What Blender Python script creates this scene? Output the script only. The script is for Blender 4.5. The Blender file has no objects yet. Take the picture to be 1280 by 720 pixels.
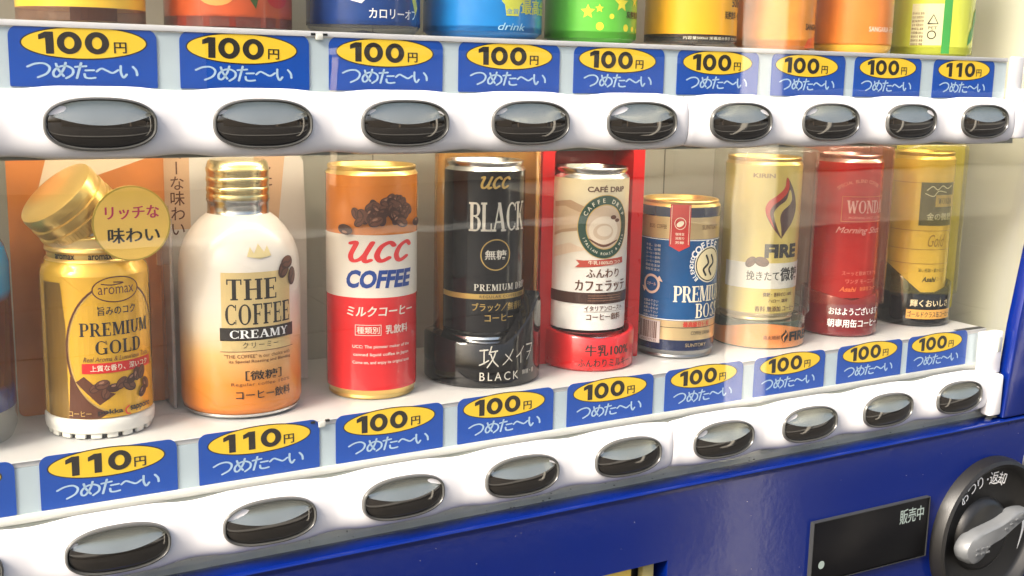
import bpy, bmesh, math, random
from mathutils import Vector, Matrix
S = bpy.context.scene
COL = S.collection
R_ = math.radians
PI = math.pi
random.seed(7)

# ------------------------------------------------------------------ camera, sky, sun, exposure
cam_d = bpy.data.cameras.new("camera"); cam = bpy.data.objects.new("camera", cam_d); COL.objects.link(cam)
cam.location = (-0.11381, -0.56131, 0.02672)
cam.rotation_euler = (1.39063, -0.02092, -0.53449)
cam_d.sensor_width = 36; cam_d.lens = 41.237; cam_d.clip_start = 0.02; cam_d.clip_end = 400
S.camera = cam
W = bpy.data.worlds.new("World"); S.world = W; W.use_nodes = True
nt = W.node_tree; nt.nodes.clear()
sky = nt.nodes.new("ShaderNodeTexSky"); sky.sky_type = 'NISHITA'; sky.sun_disc = False
SUN_EL, SUN_AZ = R_(38), R_(255)            # hazy sun low on the left, grazing the machine's front
sky.sun_elevation = SUN_EL; sky.sun_rotation = SUN_AZ
sky.air_density = 1.0; sky.dust_density = 8.0; sky.ozone_density = 1.0
bg = nt.nodes.new("ShaderNodeBackground"); bg.inputs[1].default_value = 0.15
ow = nt.nodes.new("ShaderNodeOutputWorld")
nt.links.new(sky.outputs[0], bg.inputs[0]); nt.links.new(bg.outputs[0], ow.inputs[0])
sl = bpy.data.lights.new("sun", 'SUN'); sl.energy = 5.0; sl.angle = R_(24); sl.color = (1, .93, .82)
so = bpy.data.objects.new("sun", sl); COL.objects.link(so)
sdir = Vector((math.sin(SUN_AZ)*math.cos(SUN_EL), math.cos(SUN_AZ)*math.cos(SUN_EL), math.sin(SUN_EL)))
so.rotation_euler = sdir.to_track_quat('Z', 'Y').to_euler()
S.view_settings.view_transform = 'Standard'; S.view_settings.look = 'None'
S.view_settings.exposure = 1.32; S.view_settings.gamma = 1
S.view_settings.use_white_balance = True; S.view_settings.white_balance_temperature = 6450; S.view_settings.white_balance_tint = 10
S.cycles.max_bounces = 10; S.cycles.transparent_max_bounces = 24; S.cycles.glossy_bounces = 5
S.cycles.caustics_reflective = False; S.cycles.caustics_refractive = False
S.cycles.use_denoising = True

# ------------------------------------------------------------------ materials
_M = {}
def mat(name, c, rough=.4, metal=0, coat=0, spec=.5, noise=0, nscale=60, bump=0, bscale=400, ior=1.5, emit=0):
    if name in _M: return _M[name]
    m = bpy.data.materials.new(name); m.use_nodes = True; n = m.node_tree; b = n.nodes["Principled BSDF"]
    b.inputs["Base Color"].default_value = (*c, 1); b.inputs["Roughness"].default_value = rough
    b.inputs["Metallic"].default_value = metal; b.inputs["Coat Weight"].default_value = coat
    b.inputs["Specular IOR Level"].default_value = spec; b.inputs["IOR"].default_value = ior
    b.inputs["Coat Roughness"].default_value = .06
    if noise or bump:
        tc = n.nodes.new("ShaderNodeTexCoord")
    if noise:
        t = n.nodes.new("ShaderNodeTexNoise"); t.inputs["Scale"].default_value = nscale; t.inputs["Detail"].default_value = 6
        mx = n.nodes.new("ShaderNodeMix"); mx.data_type = 'RGBA'; mx.blend_type = 'MULTIPLY'
        rp = n.nodes.new("ShaderNodeMapRange"); rp.inputs[1].default_value = .35; rp.inputs[2].default_value = .7
        rp.inputs[3].default_value = 1; rp.inputs[4].default_value = 1-noise
        n.links.new(tc.outputs["Object"], t.inputs["Vector"]); n.links.new(t.outputs[0], rp.inputs[0])
        mx.inputs[0].default_value = 1; mx.inputs[6].default_value = (*c, 1)
        n.links.new(rp.outputs[0], mx.inputs[7]); n.links.new(mx.outputs[2], b.inputs["Base Color"])
        r2 = n.nodes.new("ShaderNodeMapRange"); r2.inputs[3].default_value = rough; r2.inputs[4].default_value = min(1, rough+.15)
        n.links.new(t.outputs[0], r2.inputs[0]); n.links.new(r2.outputs[0], b.inputs["Roughness"])
    if bump:
        t2 = n.nodes.new("ShaderNodeTexNoise"); t2.inputs["Scale"].default_value = bscale; t2.inputs["Detail"].default_value = 2
        bp = n.nodes.new("ShaderNodeBump"); bp.inputs["Strength"].default_value = bump; bp.inputs["Distance"].default_value = .001
        n.links.new(tc.outputs["Object"], t2.inputs["Vector"]); n.links.new(t2.outputs[0], bp.inputs["Height"])
        n.links.new(bp.outputs[0], b.inputs["Normal"])
        if coat: n.links.new(bp.outputs[0], b.inputs["Coat Normal"])
    _M[name] = m; return m

def ramp_mat(name, stops, axis='Z', lo=0, hi=1, rough=.3, metal=0, coat=.3, wob=0):
    """colour printed in a ramp along one object axis"""
    if name in _M: return _M[name]
    m = bpy.data.materials.new(name); m.use_nodes = True; n = m.node_tree; b = n.nodes["Principled BSDF"]
    tc = n.nodes.new("ShaderNodeTexCoord"); sp = n.nodes.new("ShaderNodeSeparateXYZ")
    mr = n.nodes.new("ShaderNodeMapRange"); mr.inputs[1].default_value = lo; mr.inputs[2].default_value = hi
    cr = n.nodes.new("ShaderNodeValToRGB")
    els = cr.color_ramp.elements
    while len(els) < len(stops): els.new(.5)
    for e, (p, c) in zip(els, stops): e.position = p; e.color = (*c, 1)
    n.links.new(tc.outputs["Object"], sp.inputs[0])
    if wob:
        t = n.nodes.new("ShaderNodeTexNoise"); t.inputs["Scale"].default_value = 45
        ad = n.nodes.new("ShaderNodeMath"); ad.operation = 'MULTIPLY_ADD'; ad.inputs[1].default_value = wob
        n.links.new(tc.outputs["Object"], t.inputs["Vector"]); n.links.new(t.outputs[0], ad.inputs[0])
        n.links.new(sp.outputs['XYZ'.index(axis)], ad.inputs[2]); n.links.new(ad.outputs[0], mr.inputs[0])
    else: n.links.new(sp.outputs['XYZ'.index(axis)], mr.inputs[0])
    n.links.new(mr.outputs[0], cr.inputs[0]); n.links.new(cr.outputs[0], b.inputs["Base Color"])
    b.inputs["Roughness"].default_value = rough; b.inputs["Metallic"].default_value = metal; b.inputs["Coat Weight"].default_value = coat
    _M[name] = m; return m

def clear(name, tint=(1, 1, 1), rough=.02, ior=1.45, diffuse=0, dcol=(1, 1, 1), wav=0):
    """thin clear sheet: light passes straight through, the surface reflects by Fresnel"""
    if name in _M: return _M[name]
    m = bpy.data.materials.new(name); m.use_nodes = True; n = m.node_tree; n.nodes.clear()
    tr = n.nodes.new("ShaderNodeBsdfTransparent"); tr.inputs[0].default_value = (*tint, 1)
    gl = n.nodes.new("ShaderNodeBsdfGlossy"); gl.inputs["Roughness"].default_value = rough
    # Schlick's law on |cos|, the same from both sides of the sheet
    ge = n.nodes.new("ShaderNodeNewGeometry"); dt = n.nodes.new("ShaderNodeVectorMath"); dt.operation = 'DOT_PRODUCT'
    n.links.new(ge.outputs["Incoming"], dt.inputs[0]); n.links.new(ge.outputs["Normal"], dt.inputs[1])
    def mth(op, a, b_=None):
        q = n.nodes.new("ShaderNodeMath"); q.operation = op
        for k, v in ((0, a), (1, b_)):
            if v is None: continue
            if isinstance(v, (int, float)): q.inputs[k].default_value = v
            else: n.links.new(v, q.inputs[k])
        return q.outputs[0]
    f0 = ((ior-1)/(ior+1))**2
    one = mth('SUBTRACT', 1.0, mth('ABSOLUTE', dt.outputs["Value"]))
    fac = mth('ADD', mth('MULTIPLY', mth('POWER', one, 5.0), 1-f0), f0)
    mx = n.nodes.new("ShaderNodeMixShader"); o = n.nodes.new("ShaderNodeOutputMaterial")
    src = tr
    if diffuse:
        df = n.nodes.new("ShaderNodeBsdfDiffuse"); df.inputs[0].default_value = (*dcol, 1)
        m2 = n.nodes.new("ShaderNodeMixShader"); m2.inputs[0].default_value = diffuse
        n.links.new(tr.outputs[0], m2.inputs[1]); n.links.new(df.outputs[0], m2.inputs[2]); src = m2
    if wav:
        tc = n.nodes.new("ShaderNodeTexCoord"); t = n.nodes.new("ShaderNodeTexNoise"); t.inputs["Scale"].default_value = 14
        bp = n.nodes.new("ShaderNodeBump"); bp.inputs["Strength"].default_value = wav; bp.inputs["Distance"].default_value = .01
        n.links.new(tc.outputs["Object"], t.inputs["Vector"]); n.links.new(t.outputs[0], bp.inputs["Height"])
        n.links.new(bp.outputs[0], gl.inputs["Normal"])
    n.links.new(fac, mx.inputs[0]); n.links.new(src.outputs[0], mx.inputs[1]); n.links.new(gl.outputs[0], mx.inputs[2])
    n.links.new(mx.outputs[0], o.inputs[0])
    _M[name] = m; return m

WHITE = mat("white_plastic", (.64, .63, .64), .28, coat=.3, noise=.06, nscale=25)
WHITE2 = mat("warm_white_plastic", (.76, .75, .68), .4, noise=.08, nscale=40)
RAIL = mat("pale_blue_rail", (.52, .61, .65), .35, noise=.06)
SHELF = mat("shelf_white", (.56, .55, .54), .3, noise=.08, nscale=12)
PLATE = mat("grey_green_plate", (.40, .42, .36), .5, noise=.35, nscale=22)
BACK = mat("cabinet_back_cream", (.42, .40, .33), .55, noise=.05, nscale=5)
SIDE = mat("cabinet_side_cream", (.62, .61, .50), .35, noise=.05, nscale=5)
BLUE = mat("blue_enamel", (.0008, .009, .105), .09, coat=.22, noise=.12, nscale=9, bump=.06, bscale=190)
BLACKP = mat("black_plastic", (.012, .012, .013), .25, coat=.2)
DARK = mat("dark_matte_plastic", (.03, .03, .03), .5)
RIM = mat("button_rim_grey", (.055, .055, .052), .3)
LENS = mat("smoked_lens", (.012, .010, .008), .06, coat=.6, spec=.8)
GLINT = mat("silver_sky_glint", (.33, .34, .30), .16, metal=.8, noise=.2, nscale=60)  # sky reflection on the button tops, put into a pale silver colour
STEEL = mat("steel", (.68, .68, .66), .22, metal=1)
GOLDM = mat("gold_metal", (.82, .55, .17), .28, metal=.75)
CREAM = mat("cream_ink", (.80, .74, .58), .4)
WINK = mat("white_ink", (.82, .82, .80), .4)
BINK = mat("black_ink", (.02, .016, .014), .4)
BRINK = mat("brown_ink", (.10, .030, .012), .4)
BEAN = mat("bean_brown", (.055, .020, .012), .35)
BEAN2 = mat("bean_mid", (.13, .050, .028), .35)
BEAN3 = mat("bean_light", (.30, .15, .09), .35)
RINK = mat("red_ink", (.62, .02, .02), .35)
GINK = mat("gold_ink", (.62, .42, .13), .3, metal=.6)
CARDB = mat("price_card_blue", (.003, .072, .42), .25, coat=.3, noise=.06)
CARDY = mat("price_yellow", (.95, .62, .03), .35, noise=.05)
HINK = mat("pale_blue_ink", (.42, .58, .74), .4)
PANE = clear("window_glass", (.985, .99, .985), 0.0, 1.64, diffuse=.0015, dcol=(.8, .8, .78), wav=.012)
SLEEVE = clear("clear_plastic_sleeve", (.93, .93, .90), .04, 1.5, diffuse=.015, wav=.3)

# ------------------------------------------------------------------ mesh helpers
def link(name, me, parent=None):
    o = bpy.data.objects.new(name, me); COL.objects.link(o)
    if parent is not None: o.parent = parent
    return o
def mesh(name, V, F, mats, parent=None, smooth=False, mi=None, bevel=0):
    me = bpy.data.meshes.new(name); me.from_pydata([tuple(v) for v in V], [], F)
    for m in (mats if isinstance(mats, (list, tuple)) else [mats]): me.materials.append(m)
    if mi: me.polygons.foreach_set("material_index", mi)
    bm = bmesh.new(); bm.from_mesh(me)
    bmesh.ops.remove_doubles(bm, verts=bm.verts, dist=1e-7)
    bmesh.ops.recalc_face_normals(bm, faces=bm.faces)
    if bevel:
        bmesh.ops.bevel(bm, geom=[e for e in bm.edges if len(e.link_faces) == 2 and e.calc_face_angle(0) > .6], offset=bevel, segments=2, affect='EDGES', profile=.5)
    bm.to_mesh(me); bm.free()
    if smooth: me.shade_smooth(); me.set_sharp_from_angle(angle=R_(40))
    return link(name, me, parent)
class MB:
    def __init__(s): s.V = []; s.F = []
    def box(s, x0, x1, y0, y1, z0, z1):
        b = len(s.V)
        s.V += [(x, y, z) for x in (x0, x1) for y in (y0, y1) for z in (z0, z1)]
        s.F += [tuple(b+i for i in f) for f in ((0, 1, 3, 2), (4, 6, 7, 5), (0, 4, 5, 1), (2, 3, 7, 6), (0, 2, 6, 4), (1, 5, 7, 3))]
        return s
    def build(s, name, m, parent=None, bevel=0): return mesh(name, s.V, s.F, m, parent, bevel=bevel, smooth=bevel > 0)
def box(name, x0, x1, y0, y1, z0, z1, m, parent=None, bevel=0): return MB().box(x0, x1, y0, y1, z0, z1).build(name, m, parent, bevel)
def lathe(name, prof, m, parent=None, seg=64, loc=None):
    V, F = [], []
    for r, z in prof:
        for k in range(seg):
            a = 2*PI*k/seg; V.append((r*math.cos(a), r*math.sin(a), z))
    for i in range(len(prof)-1):
        for k in range(seg):
            k2 = (k+1) % seg; F.append((i*seg+k, i*seg+k2, (i+1)*seg+k2, (i+1)*seg+k))
    o = mesh(name, V, F, m, parent, smooth=True)
    if loc: o.location = loc
    return o
def extrude(name, pts, y0, y1, m, parent=None, bevel=0):
    """outline in x,z (polygon) pushed from y0 (front) to y1"""
    n = len(pts); V = [(x, y0, z) for x, z in pts]+[(x, y1, z) for x, z in pts]
    F = [tuple(range(n)), tuple(range(2*n-1, n-1, -1))]+[(i, (i+1) % n, n+(i+1) % n, n+i) for i in range(n)]
    return mesh(name, V, F, m, parent, bevel=bevel, smooth=bevel > 0)
def thing(name, label, cat, loc=(0, 0, 0), rz=0, group=None):
    o = bpy.data.objects.new(name, None); COL.objects.link(o); o.location = loc; o.rotation_euler = (0, 0, rz)
    o.empty_display_size = .01
    o['label'] = label; o['category'] = cat
    if group: o['group'] = group
    return o
def copy_tree(o, parent=None):
    c = o.copy(); COL.objects.link(c)
    if parent is not None: c.parent = parent
    for ch in [x for x in o.children]: copy_tree(ch, c)
    return c

# ------------------------------------------------------------------ flat shapes (verts2d, faces)
def xf(s, x=0, y=0, sx=1, sy=None, rot=0, shear=0):
    sy = sx if sy is None else sy; c, q = math.cos(rot), math.sin(rot); V = []
    for a, b in s[0]:
        a, b = a*sx+b*sy*shear, b*sy
        V.append((a*c-b*q+x, a*q+b*c+y))
    return (V, s[1])
def join(*ss):
    V, F = [], []
    for s in ss:
        b = len(V); V += s[0]; F += [tuple(i+b for i in f) for f in s[1]]
    return (V, F)
def poly(pts): return (list(pts), [tuple(range(len(pts)))])
def ell(a, b, n=40, x=0, y=0): return poly([(x+a*math.cos(2*PI*i/n), y+b*math.sin(2*PI*i/n)) for i in range(n)])
def ring(a, b, a2, b2, n=48):
    V = [(a*math.cos(2*PI*i/n), b*math.sin(2*PI*i/n)) for i in range(n)]+[(a2*math.cos(2*PI*i/n), b2*math.sin(2*PI*i/n)) for i in range(n)]
    return (V, [(i, (i+1) % n, n+(i+1) % n, n+i) for i in range(n)])
def rect(w, h, x=0, y=0): return poly([(x-w/2, y-h/2), (x+w/2, y-h/2), (x+w/2, y+h/2), (x-w/2, y+h/2)])
def frame(w, h, t):
    return join(rect(w, t, 0, h/2-t/2), rect(w, t, 0, -h/2+t/2), rect(t, h-2*t, -w/2+t/2, 0), rect(t, h-2*t, w/2-t/2, 0))
def rrect_pts(w, h, r, rb=None, n=6):
    rb = r if rb is None else rb; P = []
    for cx, cy, rr, a0 in ((w/2, h/2, r, 0), (-w/2, h/2, r, 90), (-w/2, -h/2, rb, 180), (w/2, -h/2, rb, 270)):
        cx -= math.copysign(rr, cx); cy -= math.copysign(rr, cy)
        if rr == 0: P.append((cx, cy)); continue
        for i in range(n+1):
            a = R_(a0+90*i/n); P.append((cx+rr*math.cos(a), cy+rr*math.sin(a)))
    return P
def smooth_pts(P, k=6):
    if len(P) < 3: return P
    Q = []
    for i in range(len(P)-1):
        p0 = P[max(i-1, 0)]; p1 = P[i]; p2 = P[i+1]; p3 = P[min(i+2, len(P)-1)]
        for j in range(k):
            t = j/k
            Q.append(tuple(.5*((2*p1[d])+(-p0[d]+p2[d])*t+(2*p0[d]-5*p1[d]+4*p2[d]-p3[d])*t*t+(-p0[d]+3*p1[d]-3*p2[d]+p3[d])*t**3) for d in (0, 1)))
    Q.append(P[-1]); return Q
def stroke(P, w, sm=True, taper=0):
    """ribbon with round ends along a path"""
    if sm: P = smooth_pts(P)
    n = len(P); L, Rr = [], []
    for i in range(n):
        a = P[max(i-1, 0)]; b = P[min(i+1, n-1)]; dx, dy = b[0]-a[0], b[1]-a[1]; l = math.hypot(dx, dy) or 1
        ww = w/2*(1-taper*abs(2*i/(n-1)-1)**1.5)
        nx, ny = -dy/l*ww, dx/l*ww
        L.append((P[i][0]+nx, P[i][1]+ny)); Rr.append((P[i][0]-nx, P[i][1]-ny))
    V = L+Rr; F = [(i, i+1, n+i+1, n+i) for i in range(n-1)]
    s = (V, F)
    if not taper:
        for e, f in ((0, 1), (n-1, n-2)):
            ang = math.atan2(P[e][1]-P[f][1], P[e][0]-P[f][0])
            s = join(s, poly([(P[e][0]+w/2*math.cos(ang-PI/2+PI*i/6), P[e][1]+w/2*math.sin(ang-PI/2+PI*i/6)) for i in range(7)]))
    return s
_T = {}
def bbox(V):
    xs = [v[0] for v in V]; ys = [v[1] for v in V]; return min(xs), max(xs), min(ys), max(ys)
def fit(s, w=None, h=None, x=0, y=0, rot=0, shear=0):
    V, F = s
    if shear: V = [(a+b*shear, b) for a, b in V]
    x0, x1, y0, y1 = bbox(V); sw, sh = max(x1-x0, 1e-6), max(y1-y0, 1e-6)
    if w is None: k = h/sh; kx = ky = k
    elif h is None: kx = ky = w/sw
    else: kx, ky = w/sw, h/sh
    V = [((a-(x0+x1)/2)*kx, (b-(y0+y1)/2)*ky) for a, b in V]
    return xf((V, F), x, y, rot=rot)
def T(txt, w=None, h=None, x=0, y=0, bold=0, shear=0, rot=0, sp=1, al='CENTER'):
    if bold > .009 and any(ord(c) > 0x2000 for c in txt):      # dense characters: two prints side by side instead of a fat outline
        d = min(bold, .030)*(h or .004)*.8
        return [T(txt, w, h, x-d, y, .006, shear, rot, sp, al), T(txt, w, h, x+d, y+d*.4, .006, shear, rot, sp, al)]
    key = (txt, bold, sp, al)
    if key not in _T:
        cu = bpy.data.curves.new("t", 'FONT'); cu.body = txt; cu.size = 1; cu.offset = bold; cu.resolution_u = 3; cu.space_character = sp
        cu.align_x = al; cu.fill_mode = 'BOTH' if hasattr(cu, 'fill_mode') else cu.fill_mode
        o = bpy.data.objects.new("t", cu); me = bpy.data.meshes.new_from_object(o)
        _T[key] = ([(v.co.x, v.co.y) for v in me.vertices], [tuple(p.vertices) for p in me.polygons])
        bpy.data.objects.remove(o); bpy.data.meshes.remove(me); bpy.data.curves.remove(cu)
    return fit(_T[key], w, h, x, y, rot, shear)
def glyph(ch, h, x=0, y=0, rot=0, bold=.006):
    T(ch, None, 1, 0, 0, bold); V, F = _T[(ch, bold, 1, 'CENTER')]; x0, x1, y0, y1 = bbox(V); k = h/.80
    return xf(([((a-(x0+x1)/2), (b-.36)) for a, b in V], F), x, y, k, rot=rot)
def arc_text(txt, r, a0, a1, h, cx=0, cy=0, bold=.008, flip=False, ry=None):
    out = []; ry = ry or r
    for i, ch in enumerate(txt):
        if ch == ' ': continue
        a = R_(a0+(a1-a0)*i/max(len(txt)-1, 1))
        out.append(glyph(ch, h, cx+r*math.cos(a), cy+ry*math.sin(a), a-PI/2+(PI if flip else 0), min(bold, .03) if ord(ch) < 0x2000 else .006))
    return join(*out)
# serif capitals drawn from strokes: ('s',x0,y0,x1,y1,w), ('a',cx,cy,rx,ry,a0,a1), ('f',x,y,len)
TK, TN = .19, .065
def _arc(cx, cy, rx, ry, a0, a1, n=14):
    V = []
    for i in range(n+1):
        a = R_(a0+(a1-a0)*i/n); c, s_ = math.cos(a), math.sin(a); w = TN+(TK-TN)*abs(c)**1.3
        V.append((cx+rx*c, cy+ry*s_)); V.append((cx+(rx-w)*c, cy+(ry-TN)*s_))
    return (V, [(2*i, 2*i+2, 2*i+3, 2*i+1) for i in range(n)])
def _st(x0, y0, x1, y1, w): return poly([(x0-w/2, y0), (x0+w/2, y0), (x1+w/2, y1), (x1-w/2, y1)])
def _f(x, y, l): return rect(l, .07, x, y)
def _stem(x, top=1, bot=0): return [_st(x, bot, x, top, TK), _f(x, bot+.035, TK+.16), _f(x, top-.035, TK+.16)]
def _h(x0, x1, y, w=TN): return rect(x1-x0, w, (x0+x1)/2, y)
SG = {
 'B': (.72, lambda: _stem(.17)+[_h(.17, .42, .967), _h(.17, .42, .53), _h(.17, .42, .033), _arc(.38, .75, .29, .25, -90, 90), _arc(.38, .265, .33, .265, -90, 90)]),
 'L': (.66, lambda: _stem(.17)+[_h(.17, .6, .033), _st(.6, 0, .6, .28, .06)]),
 'A': (.86, lambda: [_st(.12, 0, .42, 1, TN+.02), _st(.72, 0, .42, 1, TK), _h(.2, .62, .33), _f(.12, .035, .26), _f(.72, .035, .34)]),
 'C': (.80, lambda: [_arc(.44, .5, .4, .5, 48, 312), _st(.72, .70, .72, .98, .06), _st(.72, .04, .72, .26, .05)]),
 'K': (.82, lambda: _stem(.17)+[_st(.28, .42, .66, 1, TN+.02), _st(.70, 0, .38, .58, TK), _f(.68, .965, .28), _f(.70, .035, .32)]),
 'P': (.70, lambda: _stem(.17)+[_h(.17, .4, .967), _h(.17, .4, .45), _arc(.37, .71, .31, .29, -90, 90)]),
 'R': (.80, lambda: _stem(.17)+[_h(.17, .4, .967), _h(.17, .4, .48), _arc(.36, .725, .30, .275, -90, 90), _st(.68, 0, .40, .5, TK), _f(.70, .035, .26)]),
 'E': (.68, lambda: _stem(.17)+[_h(.17, .6, .967), _h(.17, .48, .51), _h(.17, .6, .033), _st(.6, 0, .6, .26, .06), _st(.6, .76, .6, 1, .06), _st(.48, .4, .48, .62, .05)]),
 'F': (.64, lambda: _stem(.17)+[_h(.17, .58, .967), _h(.17, .46, .51), _st(.58, .74, .58, 1, .06), _st(.46, .4, .46, .62, .05)]),
 'M': (1.0, lambda: [_st(.13, 0, .13, 1, TN+.02), _st(.46, .05, .2, 1, TK), _st(.46, .05, .78, 1, TN+.02), _st(.84, 0, .84, 1, TK), _f(.13, .035, .24), _f(.84, .035, .32), _f(.15, .965, .26), _f(.84, .965, .28)]),
 'I': (.36, lambda: _stem(.17)),
 'U': (.80, lambda: [_st(.17, .35, .17, 1, TK), _st(.66, .35, .66, 1, TN+.02), _arc(.385, .36, .31, .36, 180, 360), _f(.17, .965, .33), _f(.66, .965, .24)]),
 'D': (.80, lambda: _stem(.17)+[_h(.17, .36, .967), _h(.17, .36, .033), _arc(.32, .5, .42, .5, -90, 90)]),
 'O': (.88, lambda: [_arc(.43, .5, .40, .5, 0, 360, 28)]),
 'G': (.86, lambda: [_arc(.44, .5, .4, .5, 48, 300), _st(.7, .03, .7, .45, TK-.03), _f(.68, .44, .28), _st(.74, .72, .74, .98, .06)]),
 'T': (.74, lambda: [_st(.36, 0, .36, 1, TK), _h(.03, .69, .967), _f(.36, .035, .34), _st(.05, .74, .05, 1, .06), _st(.67, .74, .67, 1, .06)]),
 'H': (.88, lambda: _stem(.17)+_stem(.68)+[_h(.17, .68, .51)]),
 'N': (.88, lambda: [_st(.14, 0, .14, 1, TN+.02), _st(.68, 0, .18, 1, TK), _st(.72, 0, .72, 1, TN+.02), _f(.14, .035, .24), _f(.72, .965, .26), _f(.14, .965, .26)]),
 'W': (1.1, lambda: [_st(.34, 0, .13, 1, TK), _st(.34, 0, .56, .95, TN+.02), _st(.76, 0, .55, .95, TK), _st(.76, 0, .98, 1, TN+.02), _f(.13, .965, .3), _f(.98, .965, .24)]),
 'Y': (.80, lambda: [_st(.39, 0, .39, .5, TK), _st(.39, .45, .14, 1, TK), _st(.39, .45, .66, 1, TN+.02), _f(.39, .035, .34), _f(.14, .965, .3), _f(.66, .965, .24)]),
 'S': (.66, lambda: [_arc(.33, .74, .26, .26, 30, 270), _arc(.33, .26, .28, .26, -150, 90), _st(.56, .72, .56, .95, .05), _st(.07, .06, .07, .3, .05)]),
}
def ST(word, w=None, h=None, x=0, y=0, shear=0, gap=.06):
    out, X = [], 0
    for ch in word:
        if ch == ' ': X += .42; continue
        adv, f = SG[ch]; out += [xf(q, X) for q in f()]; X += adv+gap
    # fit all pieces together, then hand them back as three layers so crossing strokes never share a plane
    al = fit(join(*out), w, h, x, y, 0, shear); res = [([], []), ([], []), ([], []), ([], []), ([], [])]; b = 0
    for i, q in enumerate(out):
        k = len(q[0]); lay = i % 5; res[lay] = join(res[lay], (al[0][b:b+k], q[1])); b += k
    return [q for q in res if q[0]]
def bean(L, x, y, rot): return xf(ell(L/2, L*.33, 18), x, y, rot=rot)
def crease(L, x, y, rot): return xf(stroke([(-L*.42, L*.02), (-L*.12, L*.07), (L*.1, -L*.05), (L*.42, L*.0)], L*.07), x, y, rot=rot)
def beans(D, name, spots, L=.007, lite=BEAN3):
    for x, y in spots:
        r = random.uniform(0, PI); l = L*random.uniform(.85, 1.2)
        D.add(name, bean(l*1.08, x, y, r), BEAN)
        D.add(name, bean(l*.93, x+l*.03, y+l*.03, r), random.choice([BEAN, BEAN2, BEAN2]))
        D.add(name, xf(ell(l*.2, l*.09, 10), x-l*.12*math.sin(r), y+l*.17*math.cos(r), rot=r), lite if random.random() < .5 else BEAN2)
        D.add(name, crease(l, x, y, r), BEAN)

class Decal:
    """print laid on a surface: each add() goes on its own layer a few hundredths of a millimetre proud of the last"""
    def __init__(s, surf, step=None, base=.00012, inc=.000012, vstep=0): s.vstep = vstep; s.surf = surf; s.it = []; s.step = step; s.base = base; s.inc = inc; s.n = 0
    def add(s, name, shape, m):
        if isinstance(shape, list):
            for q in shape: s.add(name, q, m)
            return s
        s.it.append((name, shape, m, s.base+s.n*s.inc)); s.n += 1; return s
    def build(s, parent):
        out = {}
        for nm in dict.fromkeys(i[0] for i in s.it):
            V, F, MI, mats = [], [], [], []
            for (_, sh, m, off) in [i for i in s.it if i[0] == nm]:
                if m not in mats: mats.append(m)
                K = 1000.0; bm = bmesh.new(); vs = [bm.verts.new((a*K, b*K, 0)) for a, b in sh[0]]
                for k, f in enumerate(sh[1]):
                    try: bm.faces.new([vs[i] for i in f])
                    except ValueError: pass
                bmesh.ops.triangulate(bm, faces=[f for f in bm.faces if len(f.verts) > 4])
                if s.step:
                    x0, x1, y0, y1 = bbox(sh[0]); x = math.ceil(x0/s.step)*s.step
                    while x < x1:
                        bmesh.ops.bisect_plane(bm, geom=bm.verts[:]+bm.edges[:]+bm.faces[:], plane_co=(x*K, 0, 0), plane_no=(1, 0, 0)); x += s.step
                if s.vstep:
                    y = math.ceil(y0/s.vstep)*s.vstep if s.step else 0
                    while y < y1:
                        bmesh.ops.bisect_plane(bm, geom=bm.verts[:]+bm.edges[:]+bm.faces[:], plane_co=(0, y*K, 0), plane_no=(0, 1, 0)); y += s.vstep
                b = len(V); bm.verts.index_update()
                # tiny extra lift per piece so that overlapping strokes never share a plane
                V += [s.surf(v.co.x/K, v.co.y/K, off) for v in bm.verts]
                for f in bm.faces: F.append(tuple(v.index+b for v in f.verts)); MI.append(mats.index(m))
                bm.free()
            me = bpy.data.meshes.new(nm); me.from_pydata(V, [], F)
            for m in mats: me.materials.append(m)
            me.polygons.foreach_set("material_index", MI)
            out[nm] = link(nm, me, parent)
        return out
def cyl(r, prof=None):
    def f(u, v, off):
        a = u/r; R = (prof(v) if prof else r)+off
        return (R*math.sin(a), -R*math.cos(a), v)
    return f
def flat(x=0, y=0, z=0): return lambda u, v, off: (x+u, y-off, z+v)

# ================================================================== the ground before the machine
GZ = -1.15
ground = mesh("ground", [(-60, -60, GZ), (60, -60, GZ), (60, 60, GZ), (-60, 60, GZ)], [(0, 1, 2, 3)], mat("asphalt", (.035, .034, .032), .8, noise=.4, nscale=3))
ground['kind'] = 'structure'
# ================================================================== the vending machine
VM = thing("vending_machine", "blue drink vending machine with two rows of coffee cans and bottles behind glass", "vending machine", (0, 0, GZ))
class Off:  # parts of the machine are written in window coordinates; the machine's own origin is on the ground
    pass
def vm(o):
    o.parent = VM; o.location.z += -GZ; return o
XL, XR = -.34, .80
vm(box("cabinet_side", XR-.03, XR, .004, .68, GZ+.06, .70, BLUE))
vm(box("cabinet_side", XL, XL+.03, .004, .68, GZ+.06, .70, BLUE))
vm(box("cabinet_top", XL, XR, -.002, .68, .7005, .72, BLUE))
vm(box("cabinet_base", XL+.01, XR-.01, .02, .66, GZ, GZ+.058, DARK))
vm(box("cabinet_rear", XL+.031, XR-.031, .66, .68, GZ+.06, .70, BLUE))
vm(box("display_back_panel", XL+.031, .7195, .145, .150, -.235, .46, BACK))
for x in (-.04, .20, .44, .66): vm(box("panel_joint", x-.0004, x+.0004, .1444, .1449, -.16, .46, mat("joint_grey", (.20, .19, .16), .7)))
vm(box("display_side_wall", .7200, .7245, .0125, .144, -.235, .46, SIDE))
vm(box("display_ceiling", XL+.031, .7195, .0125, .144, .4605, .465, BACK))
vm(extrude("window_frame", [(.6660, -.2288), (.6735, -.1550), (.6860, -.0850), (.7080, .0300), (.7160, .1200), (.7180, .2200), (.7180, .4995), (.769, .4995), (.769, -.2288)], -.003, .0086, BLUE, bevel=.0025))
vm(box("frame_return", .7255, .769, .0088, .06, -.2288, .4995, BLUE))
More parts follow.
